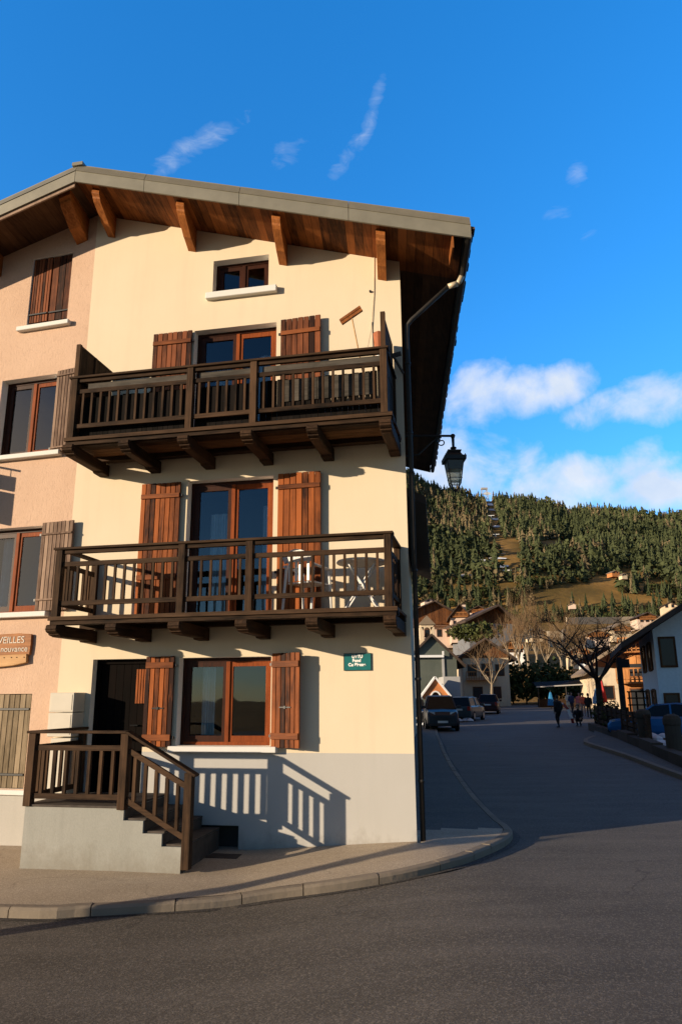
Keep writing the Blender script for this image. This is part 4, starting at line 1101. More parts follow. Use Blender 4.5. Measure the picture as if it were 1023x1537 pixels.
# church hall with small bell turret
Y = 78
xl, xr = wx(612, Y), wx(685, Y)
gz = road_z(10, Y)
ch = house_at('church', (xl, Y), 0, xr-xl, 14, gz, wz(990, 650, Y), wz(955, 650, Y)-wz(990, 650, Y), 'grey green chapel with a plain gable and small cream bell turret', 'v_greend', 'v_roof', over=.9, overf=.5, ridge=.5)
ch['category'] = 'chapel'
w_ = xr-xl
b = MB(); zl = wz(985, 650, Y)-gz; b.box(.3, w_*.73, -.5, -.005, zl-.14, zl+.1, .5); b.box(w_*.70, w_*.735, -.52, -.4, zl+.1, zl+.5, .5); b.build('ledge', M['v_white'], ch)
for fx in (.12, .72):
    b = MB(); b.box(w_*fx-.12, w_*fx+.12, -.14, -.005, -.5, zl+2.2 if fx < .5 else zl-.15, .5); b.build('pilaster', M['v_greyblue'], ch)
b = MB()
tx0, tx1 = wx(633, Y)-xl, wx(655, Y)-xl; tz0 = wz(962, 645, Y)-gz; tz1 = wz(940, 645, Y)-gz; tz2 = wz(926, 642, Y)-gz; tm = (tx0+tx1)/2; tw = (tx1-tx0)/2
b.box(tm-tw*1.15, tm+tw*1.15, .8, 2.2, tz0-1.6, tz0+.2, .5)
for sx in (-1, 1): b.box(tm+sx*tw*.75-tw*.27, tm+sx*tw*.75+tw*.27, .9, 2.1, tz0+.2, tz1, .5)
n = 8
for i in range(n):
    a0, a1_ = PI*i/n, PI*(i+1)/n
    r_ = tw*.48
    b.hexa([(tm+math.cos(a1_)*r_, .9, tz1-.4+math.sin(a1_)*r_), (tm+math.cos(a0)*r_, .9, tz1-.4+math.sin(a0)*r_), (tm+math.cos(a1_)*r_, 2.1, tz1-.4+math.sin(a1_)*r_), (tm+math.cos(a0)*r_, 2.1, tz1-.4+math.sin(a0)*r_),
            (tm+math.cos(a1_)*tw*1.02, .9, tz1+.25), (tm+math.cos(a0)*tw*1.02, .9, tz1+.25), (tm+math.cos(a1_)*tw*1.02, 2.1, tz1+.25), (tm+math.cos(a0)*tw*1.02, 2.1, tz1+.25)], .5)
fH(b.build('bell_turret', M['v_cream'], ch))
b = MB(); b.prism([(tm-tw*1.2, tz1+.25), (tm+tw*1.2, tz1+.25), (tm, tz2+.25)], lambda a, c: (a, .7, c), lambda a, c: (a, 2.3, c), .5); fH(b.build('turret_roof', M['v_roofpale'], ch))
b = MB(); b.lathe([(.05, .1), (.3, 0), (.26, .12), (.18, .4), (.05, .5)], c=(tm, 1.5, tz0+.5), n=10); b.build('bell', M['iron'], ch)
# orange arched porch in front of it
Y = 70; xl, xr = wx(630, Y), wx(673, Y); gz = road_z(8, Y); w_ = xr-xl
po = empty('porch', ((xl+xr)/2, Y, gz), 0, label='orange gabled porch with a white rimmed pointed arch behind the parked cars', cat='porch')
az_ = wz(1018, 650, Y)-gz; ez_ = wz(1046, 650, Y)-gz
b = MB()
ap = lambda t: (w_*.21*math.cos(t), ez_*.6+ (az_-ez_)*.62*math.sin(t)**.9 if 0 < t < PI else ez_*.6)
arc = [ap(PI*i/12) for i in range(13)]
out = []
for i in range(13):
    x = arc[i][0]*2.35; out.append((x, az_-(az_-ez_)*abs(x)/(w_*.5)*1.0))
for (a, c), (o1, o2) in zip(zip(arc, arc[1:]), zip(out, out[1:])):
    b.hexa([(a[0], 0, a[1]), (c[0], 0, c[1]), (a[0], .4, a[1]), (c[0], .4, c[1]), (o1[0], 0, o1[1]), (o2[0], 0, o2[1]), (o1[0], .4, o1[1]), (o2[0], .4, o2[1])], .5)
for s_ in (-1, 1): b.box(min(s_*w_*.21, s_*w_*.494), max(s_*w_*.21, s_*w_*.494), .002, .4, -1, ez_*.6, .5)
fH(b.build('wall', M['brickred'], po))
b = MB()
for s_ in (-1, 1): b.beam((0, .1, az_+.10), (s_*w_*.55, .1, ez_-.08), .75, .16, tn=.5); b.box(s_*w_*.5-.13, s_*w_*.5+.13, -.1, .4, -1, ez_+.1, .5)
for a, c in zip(arc, arc[1:]): b.beam((a[0], -.03, a[1]), (c[0], -.03, c[1]), .1, .13, tn=.5)
for s_ in (-1, 1): b.box(s_*w_*.21-.065, s_*w_*.21+.065, -.08, .01, -1, ez_*.6, .5)
b.build('trim', M['v_white'], po)
b = MB(); b.box(-w_*.3, w_*.3, .5, .6, -1, az_-.5, .5); b.build('doorway', M['room'], po)
b = MB(); b.box(w_*.36, wx(692, Y)-(xl+xr)/2, 1.2, 5, -1, wz(1015, 680, Y)-gz, .5); b.build('annex', M['v_greyblue'], po)
# chalet with balcony right of the church
Y = 90; xl, xr = wx(694, Y), wx(762, Y); gz = road_z(14, Y); w_ = xr-xl; ez = wz(985, 730, Y)
house_at('chalet', (xl, Y), -R(4), w_, 11, gz, ez, wz(961, 730, Y)-ez, 'cream chalet with a balcony between the chapel and the dark trees', 'v_cream', 'v_roof', over=.9, overf=1.1, ridge=.5,
         wins=((w_*.2, 3.6, .9, 1.2), (w_*.5, 3.6, .9, 1.3), (w_*.8, 3.6, .9, 1.2), (w_*.3, 1.0, 1.0, 1.2), (w_*.7, 1.0, 1., 1.2)), balc=((w_*.05, w_*.7, 3.1, 1.0, 'v_woodo'),), gable_wood=.2)
# upper chalets
Y = 165; xl, xr = wx(612, Y), wx(688, Y); w_ = xr-xl; zb = wz(962, 650, Y); ez = wz(921, 650, Y)
house_at('chalet', (xl, Y), R(3), w_, 12, zb, ez, wz(904, 650, Y)-ez, 'broad dark wooden chalet above the chapel roof', 'v_pinkish', 'v_roof', over=1.3, overf=1.6, ridge=.55, gable_wood=2.6,
         wins=tuple((w_*f, 1.0, 1.0, 1.5) for f in (.2, .4, .65, .85)) + tuple((w_*f, 3.6, 1.0, 1.3) for f in (.3, .55, .8)), balc=((w_*.05, w_*.95, 3.2, 1.1, 'v_wood'),))
Y = 158; xl, xr = wx(679, Y), wx(707, Y); w_ = xr-xl; zb = wz(954, 690, Y); ez = wz(924, 690, Y)
house_at('chalet', (xl, Y), -R(6), w_, 9, zb, ez, wz(908, 690, Y)-ez, 'narrow rose white house with a brown wooden gable above the chapel', 'v_pinkish', 'v_roof', over=.7, overf=.9, gable_wood=.5,
         wins=((w_*.2, 2.2, .5, .9), (w_*.68, 2.2, .6, 1.1), (w_*.2, .3, .5, .8), (w_*.68, .3, .6, .8)), balc=((w_*.1, w_*.9, 4.0, .5, 'v_woodo'),), chim=((w_*.8, 4, wz(903, 700, Y), .7),))
Y = 150; xl, xr = wx(706, Y), wx(776, Y); w_ = xr-xl; zb = wz(968, 740, Y); ez = wz(931, 740, Y)
house_at('chalet', (xl, Y), R(8), w_, 12, zb, ez, wz(911, 745, Y)-ez, 'dark roofed chalet with grey walls left of the bare poplars', 'v_slate', 'v_roof', over=1.4, overf=2.2, ridge=.62, gable_wood=.6, rt=.4,
         wins=((w_*.45, 2.8, .9, 1.3), (w_*.78, 3.6, .9, 1.2), (w_*.2, .6, 1.0, 1.2)), balc=((w_*.03, w_*.35, 2.9, 1.2, 'v_woodo'),))
# more houses of the old village, seen between and above the others
for (px, py, hp_, Yh, wpx, ang, lab, wl_, rf, gw) in (
    (640, 930, 20, 200, 34, 4, 'pale house with brown eaves low between the corner house and the broad chalet', 'v_white', 'v_roof', 1.0),
    (722, 912, 15, 230, 26, -8, 'small dark gabled chalet peeping over the roofs by the forest edge', 'v_pinkish', 'v_roof', 1.2),
    (778, 935, 20, 190, 26, 6, 'tan chalet with brown gable left of the tall poplars', 'v_cream', 'v_roof', 1.2),
    (772, 962, 22, 130, 30, -6, 'white house with wooden gable half hidden behind the poplars', 'v_white', 'v_roof', 1.0),
    (808, 944, 12, 240, 22, 0, 'tiny cream house above the bare poplars', 'v_cream', 'v_roofpale', .6),
    (900, 948, 15, 190, 34, -6, 'tan house with pale roof behind the bare pollard tree', 'v_pinkish', 'v_roofpale', 1.0),
    (938, 938, 17, 210, 30, 4, 'cream house with pale roof above the wooden chalet', 'v_cream', 'v_roofpale', 1.0),
    (978, 922, 15, 230, 30, -4, 'rose house with dark roof above the white house', 'v_pinkish', 'v_roof', 1.0),
    (870, 972, 20, 140, 30, -8, 'sunlit tan house behind the left branches of the pollard tree', 'v_cream', 'v_roofpale', 1.0)):
    k = Yh/1130; zb = wz(py+hp_, px, Yh); ez = wz(py+hp_*.3, px, Yh); w_ = wpx*k
    house_at('chalet', (wx(px-wpx/2, Yh), Yh), R(ang), w_, w_*1.2, zb, ez, hp_*.42*k, lab, wl_, rf, over=.9, gable_wood=gw*.6,
             wins=tuple((w_*f, .25*hp_*k, .9, 1.1) for f in (.22, .5, .78)), balc=((w_*.1, w_*.9, .5*hp_*k, .7, 'v_woodo'),), chim=((w_*.7, w_*.5, ez+hp_*.5*k, .7),))
# small houses on the slope
for (px, py, Yh, wpx, hp_, lab, wl_, rf) in ((650, 900, 300, 20, 7, 'small brown roofed house at the foot of the forest beside the corner house', 'v_pinkish', 'v_roof'), (938, 857, 480, 13, 5.5, 'small orange farmhouse on the slope above the right meadow', 'brickred', 'v_roofpale'), (951, 861, 470, 9, 5, 'tiny cream farm shed beside the orange farmhouse', 'v_cream', 'v_roofpale'),
                                 (1014, 908, 260, 22, 9, 'small cream house behind the dark roof at the right edge', 'v_cream', 'v_roof'), (866, 906, 340, 10, 3.5, 'low stone hut on the lower meadow', 'v_pinkish', 'v_roofpale')):
    k = Yh/1130; zb = wz(py+hp_*.9, px, Yh); ez = wz(py+2, px, Yh)
    house_at('farmhouse' if 'farm' in lab else 'cottage', (wx(px-wpx/2, Yh), Yh), R(random.uniform(-15, 15)), wpx*k, wpx*k*1.1, zb, ez, hp_*.55*k, lab, wl_, rf, over=.5, wins=((wpx*k*.3, 1, .8, 1.0), (wpx*k*.7, 1, .8, 1.0)))
# white house at the right edge, gable towards us, eaves along the street
Y = 34; xl = wx(984, Y); gz = road_z(14, Y); ez = wz(945, 985, Y); w_ = 9.5
house_at('chalet', (xl, Y), -R(17), w_, 7.5, gz, ez, 2.9, 'white rendered house at the right edge with dark shutters and a broad overhanging roof', 'v_white', 'v_roof', over=1.5, overf=1.6,
         wins=((.55, 3.1, .55, 1.2), (1.35, .6, .55, 1.4), (.5, .5, .5, 1.3), (3.0, 3.1, .8, 1.2)), swins=((2.2, 3.0, .9, 1.2, 'v_wood'), (5.2, 3.0, .9, 1.2, 'v_wood'), (2.2, .7, .9, 1.3, 'v_wood'), (5.2, .7, .9, 1.3, 'v_wood')))
# sunlit wooden chalet beyond it
Y = 53; xl = wx(927, Y); gz = road_z(20, Y); ez = wz(980, 930, Y); w_ = 9.0
house_at('chalet', (xl, Y), -R(34), w_, 11, gz, ez, 2.6, 'sunlit orange wooden chalet with balconies beyond the white house', 'v_woodo', 'v_roofpale', over=1.6, overf=1.5, gable_wood=.8,
         wins=((1.2, 2.9, .9, 1.2), (3.0, 2.9, .9, 1.2), (1.2, .5, 1.0, 1.5), (3.2, .5, 1.0, 1.5)), swins=((2.5, 2.6, .9, 1.2, 'v_woodo'), (6, 2.6, .9, 1.2, 'v_woodo')),
         balc=((.1, 4.2, 2.5, 1.2, 'v_woodo'), (.3, 3.6, 4.6, .8, 'v_woodo')), chim=((2.2, 5, wz(935, 945, Y+5), .8), (4.3, 7, wz(929, 972, Y+7), 1.0)))
for (px, Yc, py, w_, an, lab, wl_) in ((900, 98, 990, 8, -24, 'sunlit cream chalet with wooden balcony beyond the low cottage', 'v_cream'), (868, 118, 992, 9, -18, 'sunlit pale chalet at the far right end of the street behind the market stall', 'v_white')):
    xl = wx(px, Yc); gz = road_z(xl, min(Yc, 108)); ez = wz(py, px, Yc)
    house_at('chalet', (xl, Yc), R(an), w_, 10, gz, ez, 2.0, lab, wl_, 'v_roof', over=1.1, gable_wood=.4, wins=((1.6, 2.4, .9, 1.2), (4.0, 2.4, .9, 1.2), (6.4, 2.4, .9, 1.2), (1.6, .4, .9, 1.3), (4, .4, .9, 1.3)), balc=((.3, w_*.8, 2.1, 1.0, 'v_woodo'),))
Y = 76; xl = wx(886, Y); gz = road_z(26, Y); ez = wz(1006, 890, Y)
house_at('cottage', (xl, Y), -R(10), 6, 9, gz, ez, 2.0, 'low cream cottage with striped front behind the bare pollard tree', 'v_cream', 'v_roofpale', over=.9, wins=((1.5, 1.0, .9, 1.2), (3.8, 1.0, .9, 1.2)))

# retaining walls on the slope
def wall_run(pts, h, th, mat, label, cat='wall', name='retaining_wall'):
    b = MB()
    for (p, q) in zip(pts, pts[1:]):
        n = max(1, int((q-p).length/2.0))
        for i in range(n):
            a = p.lerp(q, i/n); c = p.lerp(q, (i+1)/n); d = (c-a); nn = Vector((-d.y, d.x, 0)).normalized()*th
            j = random.uniform(-.06, .06)
            b.hexa([a-Vector((0, 0, 1.5)), c-Vector((0, 0, 1.5)), a+nn-Vector((0, 0, 1.5)), c+nn-Vector((0, 0, 1.5)), a+Vector((0, 0, h+j)), c+Vector((0, 0, h+j)), a+nn+Vector((0, 0, h+j)), c+nn+Vector((0, 0, h+j))])
    return tag(fH(b.build(name, M[mat])), label, cat)
wall_run([at(822, 962, 185), at(845, 963, 185), at(850, 957, 198)], 2.4, .8, 'retain', 'short tall pale retaining wall by the poplars')
wall_run([at(850, 931, 260), at(930, 930, 270), at(1020, 928, 275)], 1.0, .6, 'retain', 'upper pale terrace wall on the meadow')

# ---------------------------------------------------------------- vegetation
def tree_mat(name, a, c, scale=.08):
    m, g, b = new_mat(name); v = g.n('ShaderNodeNewGeometry').outputs['Position']
    n1 = g.noise(v, scale, 3, .6); n2 = g.noise(v, 1.1, 3, .6); oi = g.n('ShaderNodeObjectInfo').outputs['Random']
    f = g.m('ADD', g.m('MULTIPLY', tone(g), .55), g.m('ADD', g.m('MULTIPLY', n1, .3), g.m('MULTIPLY', n2, .25)))
    f = g.m('ADD', f, g.m('MULTIPLY', g.m('SUBTRACT', oi, .5), .4), clamp=True)
    g.l(g.mix(f, a, c), b.inputs['Base Color']); b.inputs['Roughness'].default_value = .9; b.inputs['Specular IOR Level'].default_value = .1
    return m
M['conifer'] = tree_mat('conifer_needles', (.005, .013, .008), (.085, .098, .042))
M['larch'] = tree_mat('larch_needles', (.045, .036, .020), (.20, .155, .085))
M['leafy'] = tree_mat('evergreen_leaves', (.018, .030, .010), (.09, .10, .035))
M['bark'] = plain('bark', (.075, .055, .04), .95, 0, .4, 6, .1)
M['bark_l'] = plain('pale_bark', (.27, .215, .15), .9, 0, .3, 4, .1)
M['twig'] = plain('winter_twigs', (.15, .098, .055), .95, 0, .35, 3, .1)
M['twig_d'] = plain('dark_winter_twigs', (.05, .038, .03), .95, 0, .35, 3, .1)
def conifer_into(b, c, h, r, rng, tn, layers=7, seg=9):
    x, y, z = c
    for k in range(layers):
        t = k/layers
        z0 = z+h*(.06+.86*t); z1 = z+h*min(1.0, .06+.86*t+.30*(1-.4*t)); rr = r*(1-t)**.85*rng.uniform(.8, 1.15)
        i = len(b.v); b.v.append((x+rng.uniform(-.05, .05)*r, y, z1)); off = rng.random()*6
        for j in range(seg):
            a = 2*PI*j/seg+off; q = rr*(1.15 if j % 2 else .62)*rng.uniform(.75, 1.2)
            b.v.append((x+q*math.cos(a), y+q*math.sin(a), z0+(-.05 if j % 2 else .03)*h*rng.uniform(.5, 1.4)))
        for j in range(seg):
            b.f.append((i, i+1+j, i+1+(j+1) % seg)); b.mi.append(0); b.t.append(min(1, max(0, tn+rng.uniform(-.11, .11))))
def round_into(b, c, h, r, rng, tn, n=70, sz=.34):
    x, y, z = c
    for k in range(n):
        u = rng.uniform(-1, 1); a = rng.uniform(0, 2*PI); rad = rng.uniform(.55, 1.05); s_ = math.sqrt(1-u*u)
        p = Vector((x+r*rad*s_*math.cos(a), y+r*rad*s_*math.sin(a), z+h*.55+h*.45*rad*u))
        d1 = Vector((rng.uniform(-1, 1), rng.uniform(-1, 1), rng.uniform(-.6, 1))).normalized()*r*sz; d2_ = d1.cross(Vector((rng.uniform(-1, 1), rng.uniform(-1, 1), rng.uniform(-1, 1)))).normalized()*r*sz*.8
        b.poly([p+d1, p+d2_*.8, p-d1*.7, p-d2_], min(1, max(0, tn+rng.uniform(-.14, .14))))
rng = random.Random(11)
protos = []
for k in range(5):
    b = MB(); conifer_into(b, (0, 0, 0), 1.0, rng.uniform(.17, .24), rng, .5, layers=rng.choice([7, 8, 9]), seg=10); cm = b.mesh('conifer_crown', M['conifer'] if k < 4 else M['larch'])
    t = MB(); t.tube([(0, 0, -.08), (0, 0, .5), (0, 0, .9)], [.022, .014, .004], 5); protos.append((cm, t.mesh('conifer_trunk', M['bark'])))
rounds = []
for k in range(3):
    b = MB(); round_into(b, (0, 0, 0), 1.0, .38, rng, .5, 130, .26); t = MB(); t.tube([(0, 0, -.08), (0.01, 0, .4), (0, .02, .7)], [.035, .025, .01], 5)
    rounds.append((b.mesh('broadleaf_crown', M['leafy'] if k < 2 else M['larch']), t.mesh('broadleaf_trunk', M['bark'])))
def px_of(x, y, z):
    d = Vector((x, y, z))-CAM; zz = d.dot(_fw); return W0/2+FPX*d.dot(CR)/zz, H0/2-FPX*d.dot(CU)/zz
def clearing(px, py):
    """open ground on the hill: meadows, the ski lift cut"""
    # lift line
    t = (py-735)/(870-735)
    if 0 <= t <= 1:
        xc = 728+t*(766-728); hw = 6+6*t
        if abs(px-xc) < hw: return True
    for (cx, cy, rx, ry) in ((756, 822, 28, 16), (980, 862, 20, 6), (860, 862, 16, 5), (905, 835, 14, 3), (772, 855, 16, 20), (830, 819, 34, 9), (740, 842, 22, 5), (700, 863, 34, 3.5), (760, 884, 30, 9), (878, 888, 56, 14), (915, 872, 30, 9), (745, 845, 30, 10), (800, 842, 20, 6), (815, 870, 34, 7), (690, 885, 36, 7), (840, 895, 60, 10), (930, 900, 50, 9), (985, 880, 30, 8), (850, 905, 60, 12), (960, 905, 60, 8), (945, 862, 22, 8), (980, 880, 26, 6), (800, 918, 60, 8)):
        if ((px-cx)/rx)**2+((py-cy)/ry)**2 < 1+.5*mnoise.noise(Vector((px*.15, py*.15, 0))): return True
    return False
cand = []
for _ in range(80000):
    y = 300+640*rng.random()**.75; px = rng.uniform(430, 1090)
    x = (px-W0/2)*y/1130; z = terrain_z(x, y)
    qx, qy = px_of(x, y, z)
    if qx < 440 or qy > 935: continue
    if clearing(qx, qy): continue
    d = .5+.5*mnoise.noise(Vector((x*.012, y*.012, 7)))
    if qy > 890 and rng.random() > .35: continue
    if d < .28 and rng.random() < .6: continue
    cand.append((y, x, z, qx, qy))
# thin out so that crowns do not coincide
cell = {}; trees = []
for c in cand:
    kx = (int(c[1]/4.4), int(c[0]/6.2))
    if kx in cell: continue
    cell[kx] = 1; trees.append(c)
trees.sort()
NTREE = len(trees)
vis = [c for c in trees if c[3] > 636 and c[3] < 1030]
near = vis[:290]; nearset = set(id(c) for c in near)
NT = 0
for c in near:
    y, x, z, qx, qy = c
    h = rng.uniform(7, 13); isr = rng.random() < .34
    cm, tm_ = rng.choice(rounds) if isr else rng.choice(protos)
    if isr: h *= .62
    o = bpy.data.objects.new('broadleaf_tree' if isr else 'conifer_tree', cm); COL.objects.link(o)
    s_ = rng.uniform(.9, 1.25); o.location = (x, y, z-.3); o.scale = (h*s_, h*s_, h); o.rotation_euler = (0, 0, rng.uniform(0, 6.28))
    tag(o, 'bushy rounded tree among the conifers on the lower slope of the hill' if isr else 'dark green conifer on the lower slope of the wooded hill', 'tree', 'broadleaf trees on the lower slope' if isr else 'conifers on the lower slope')
    t_ = bpy.data.objects.new('trunk', tm_); COL.objects.link(t_); t_.parent = o
fb = MB(); fl_ = MB()
for c in trees:
    if id(c) in nearset: continue
    y, x, z, qx, qy = c
    h = rng.choice([rng.uniform(6, 11), rng.uniform(9, 17)]); k = mnoise.noise(Vector((x*.01, y*.01, 3)))
    lar = rng.random() < (.52 if qx < 735 and qy < 800 else .13)+.4*k
    if rng.random() < (.42 if y < 620 else .16):
        round_into(fl_ if lar else fb, (x, y, z-1), h*.8, h*rng.uniform(.28, .40), rng, min(.95, max(.05, .45+.55*k+rng.uniform(-.35, .3))), n=26, sz=.42); continue
    conifer_into(fl_ if lar else fb, (x, y, z-.5), h, h*rng.uniform(.20, .34), rng, min(.95, max(.05, .5+.55*k+rng.uniform(-.35, .35))), layers=5, seg=7)
tag(fb.build('forest', M['conifer']), 'dense dark green conifer forest covering the hill', 'forest', kind='stuff')
tag(fl_.build('larch_forest', M['larch']), 'olive brown larches mixed through the forest on the hill', 'forest', kind='stuff')

# bare winter trees
def branch(b, tw, p, d, ln, r, lev, rng, spread, upb, nmax):
    n = 4; pts = [p]; rr = [r]; q = p.copy(); dd = d.copy()
    for i in range(n):
        dd = (dd + Vector((rng.uniform(-1, 1), rng.uniform(-1, 1), rng.uniform(-.5, 1)*.6+upb*.4))*.16).normalized()
        q = q+dd*(ln/n); pts.append(q.copy()); rr.append(r*(1-.62*(i+1)/n))
    (b if lev < 2 else tw).tube(pts, rr, 5 if lev < 2 else 3, rng.random(), 0, False)
    if lev >= nmax: return
    for k in range(rng.choice([3, 4, 4, 5])):
        t = rng.uniform(.35, 1.0); i = min(n-1, int(t*n)); s0 = pts[i].lerp(pts[i+1], t*n-i)
        ax = Vector((rng.uniform(-1, 1), rng.uniform(-1, 1), rng.uniform(-.3, .6))).normalized()
        nd = (dd*(1-spread)+ax*spread+Vector((0, 0, upb*.35))).normalized()
        branch(b, tw, s0, nd, ln*rng.uniform(.5, .75), r*.45, lev+1, rng, spread, upb, nmax)
def bare_tree(name, base, h, r, label, barkm, twigm, spread=.6, upb=.3, trunk=.35, lean=(0, 0), nmax=4, main=5, seed=1, group=None):
    rg = random.Random(seed); e = empty(name, base, 0, label=label, cat='tree', group=group)
    b = MB(); tw = MB(); top = Vector((lean[0], lean[1], h*trunk))
    b.tube([(0, 0, -.4), top*.5+Vector((rg.uniform(-.1, .1), 0, 0)), top], [r*1.25, r, r*.8], 7, .5, 0, False)
    for k in range(main):
        a = 2*PI*k/main+rg.random(); d = Vector((math.cos(a)*spread, math.sin(a)*spread, 1-.5*spread)).normalized()
        branch(b, tw, top*(1-.12*rg.random()), d, h*(1-trunk)*.58*rg.uniform(.8, 1.2), r*.55, 1, rg, spread, upb, nmax)
    b.build('trunk', M[barkm], e); tw.build('crown', M[twigm], e)
    return e
def base_at(px, py, Y): p = at(px, py, Y); return (p.x, p.y, p.z)
bare_tree('pollard_tree', base_at(902, 1086, 45), 7.6, .20, 'dark bare pollard tree at the end of the right fence', 'twig_d', 'twig_d', .75, .35, .34, nmax=4, main=6, seed=5)
bare_tree('bare_tree', base_at(739, 1052, 72), 6.2, .14, 'small pale barked bare tree behind the last parked car', 'bark_l', 'twig', .55, .4, .25, nmax=4, main=5, seed=8)
for i, (px, py, Y, hpx) in enumerate(((792, 1000, 125, 104), (806, 1000, 128, 92), (779, 1004, 122, 80), (820, 1003, 118, 60), (842, 1001, 115, 64), (858, 1000, 118, 52), (771, 1006, 110, 70), (872, 1000, 125, 62), (848, 985, 150, 70))):
    bare_tree('bare_tree', base_at(px, py, Y), hpx*Y/1130, .22, 'leafless pale poplar with upright twigs behind the end of the street', 'bark_l', 'twig', .30 if i < 3 else .42, .9, .15, nmax=4, main=6, seed=20+i, group='leafless poplars at the end of the street')
bare_tree('bare_tree', base_at(925, 1000, 130), 9, .2, 'wide leafless tree rising behind the pale roofs on the right', 'bark', 'twig', .6, .5, .2, nmax=4, main=6, seed=33)
def bush(name, base, h, r, label, mat='leafy', n=420, seed=1, group=None, cat='shrub'):
    rg = random.Random(seed); b = MB()
    for k in range(5): round_into(b, (rg.uniform(-.5, .5)*r, rg.uniform(-.4, .4)*r, 0), h*rg.uniform(.6, 1), r*rg.uniform(.45, .7), rg, .5, n//5, .17)
    e = empty(name, base, 0, label=label, cat=cat, group=group)
    b.build('foliage', M[mat], e); t = MB(); t.tube([(0, 0, -.4), (0, 0, h*.5)], [.12, .05], 5); t.build('stem', M['bark'], e); return e
for i, (px, py, Y, h, r, m_) in enumerate(((770, 1046, 102, 5.5, 3.2, 'leafy'), (790, 1044, 100, 6.5, 3.4, 'leafy'), (812, 1044, 101, 5.8, 3.2, 'leafy'), (832, 1042, 104, 6.2, 3.2, 'leafy'), (752, 1046, 98, 6.0, 2.6, 'leafy'), (858, 1040, 104, 5.0, 3.0, 'leafy'), (874, 1040, 100, 4.2, 2.6, 'leafy'), (716, 968, 140, 4.6, 4.0, 'leafy'), (698, 962, 140, 3.4, 3.4, 'leafy'))):
    bush('evergreen_shrub', base_at(px, py+(12 if i < 7 else 0), Y), h, r*1.15, 'dark evergreen shrub massed behind the end of the street' if i < 7 else 'dark evergreen shrub growing between the chapel roof and the upper chalets', m_, 520, 40+i, 'evergreens behind the street end' if i < 7 else 'evergreens above the chapel')

# ski lift on the hill
for i, (px, py, Y, hpx) in enumerate(((744, 816, 640, 15), (753, 849, 560, 19), (761, 877, 500, 22), (737, 783, 740, 10))):
    p = at(px, py, Y); k = Y/1130
    e = empty('lift_pylon', p, R(-10), label='pale T shaped ski lift pylon on the cut through the forest', cat='pylon', group='ski lift pylons')
    b = MB(); b.tube([(0, 0, -1.5), (0, 0, hpx*k)], [.55, .4], 6); b.build('mast', M['v_white'], e)
    b = MB(); b.beam((-3.2, 0, hpx*k), (3.2, 0, hpx*k), .8, .55); b.build('crossarm', M['v_white'], e)
p = at(727, 752, 880); h = 14; e = empty('lift_station', p, 0, label='pale lattice ski lift tower on the skyline at the top of the forest cut', cat='tower')
b = MB(); h = 15
for sx in (-1, 1):
    for sy in (-1, 1): b.tube([(sx*5, sy*3, -3), (sx*3, sy*2, h)], .4, 4)
for z in (2, 8, 14): b.beam((-5+z*.1, -2, z), (5-z*.1, -2, z), .5, .5)
for z in (2, 8): b.beam((-5+z*.1, -2, z), (4.5-z*.1, -2, z+6), .4, .4)
b.build('frame', M['v_greyblue'], e)
b = MB(); b.box(-4, 4, -2, 2, h, h+2.0, .5); b.build('cabin', M['v_greyblue'], e)
b = MB()
for (px, py, w_, hh) in ((735, 757, 9, 2.2), (739, 765, 10, 1.6), (742, 779, 9, 1.8), (744, 790, 8, 1.4), (731, 741, 7, 2.5), (690, 864, 26, 1.6), (728, 842, 18, 2.4), (746, 838, 14, 1.6), (700, 863, 12, 1.4), (752, 850, 12, 2.2), (723, 866, 12, 1.4)):
    # patches of snow lying on the open ground
    pts = []
    for i in range(10):
        a = 2*PI*i/10; q = rng.uniform(.7, 1.1); d = ray(px+math.cos(a)*w_*q, py+math.sin(a)*hh*q); t = 200.
        while t < 1000:
            pp = CAM+d*(t/d.y)
            if pp.z < terrain_z(pp.x, pp.y)+.8: break
            t += 6
        pts.append(CAM+d*((t-3)/d.y)+Vector((0, 0, .1)))
    b.poly(pts, .5)
tag(b.build('snow', M['snow']), 'white strips of old snow lying in the open cut of the forest', 'snow', kind='stuff')

# ---------------------------------------------------------------- cars
def paint(name, col):
    m, g, b = new_mat(name); b.inputs['Base Color'].default_value = (*col, 1); b.inputs['Roughness'].default_value = .38; b.inputs['Metallic'].default_value = .1; b.inputs['Coat Weight'].default_value = .12; b.inputs['Specular IOR Level'].default_value = .25
    n = g.noise(obj_vec(g), 3, 3, .6); g.l(g.mix(n, tuple(c*.75 for c in col), col), b.inputs['Base Color']); return m
M['tyre'] = plain('tyre', (.012, .012, .012), .85, 0, .2, 10, .2)
M['rim'] = plain('alloy', (.35, .35, .36), .35, .8, .1, 10)
M['chead'] = plain('headlight_glass', (.55, .57, .6), .15, 0, .1, 5, .8)
M['ctail'] = plain('tail_light_red', (.35, .02, .015), .25, 0, .1, 5, .6)
M['cplate'] = plain('number_plate', (.7, .7, .66), .4, 0, .05, 5)
M['cglass'] = plain('car_glass', (.008, .010, .014), .22, 0, .1, 3, .22)
M['cblack'] = plain('black_trim', (.015, .015, .016), .6, 0, .2, 10)
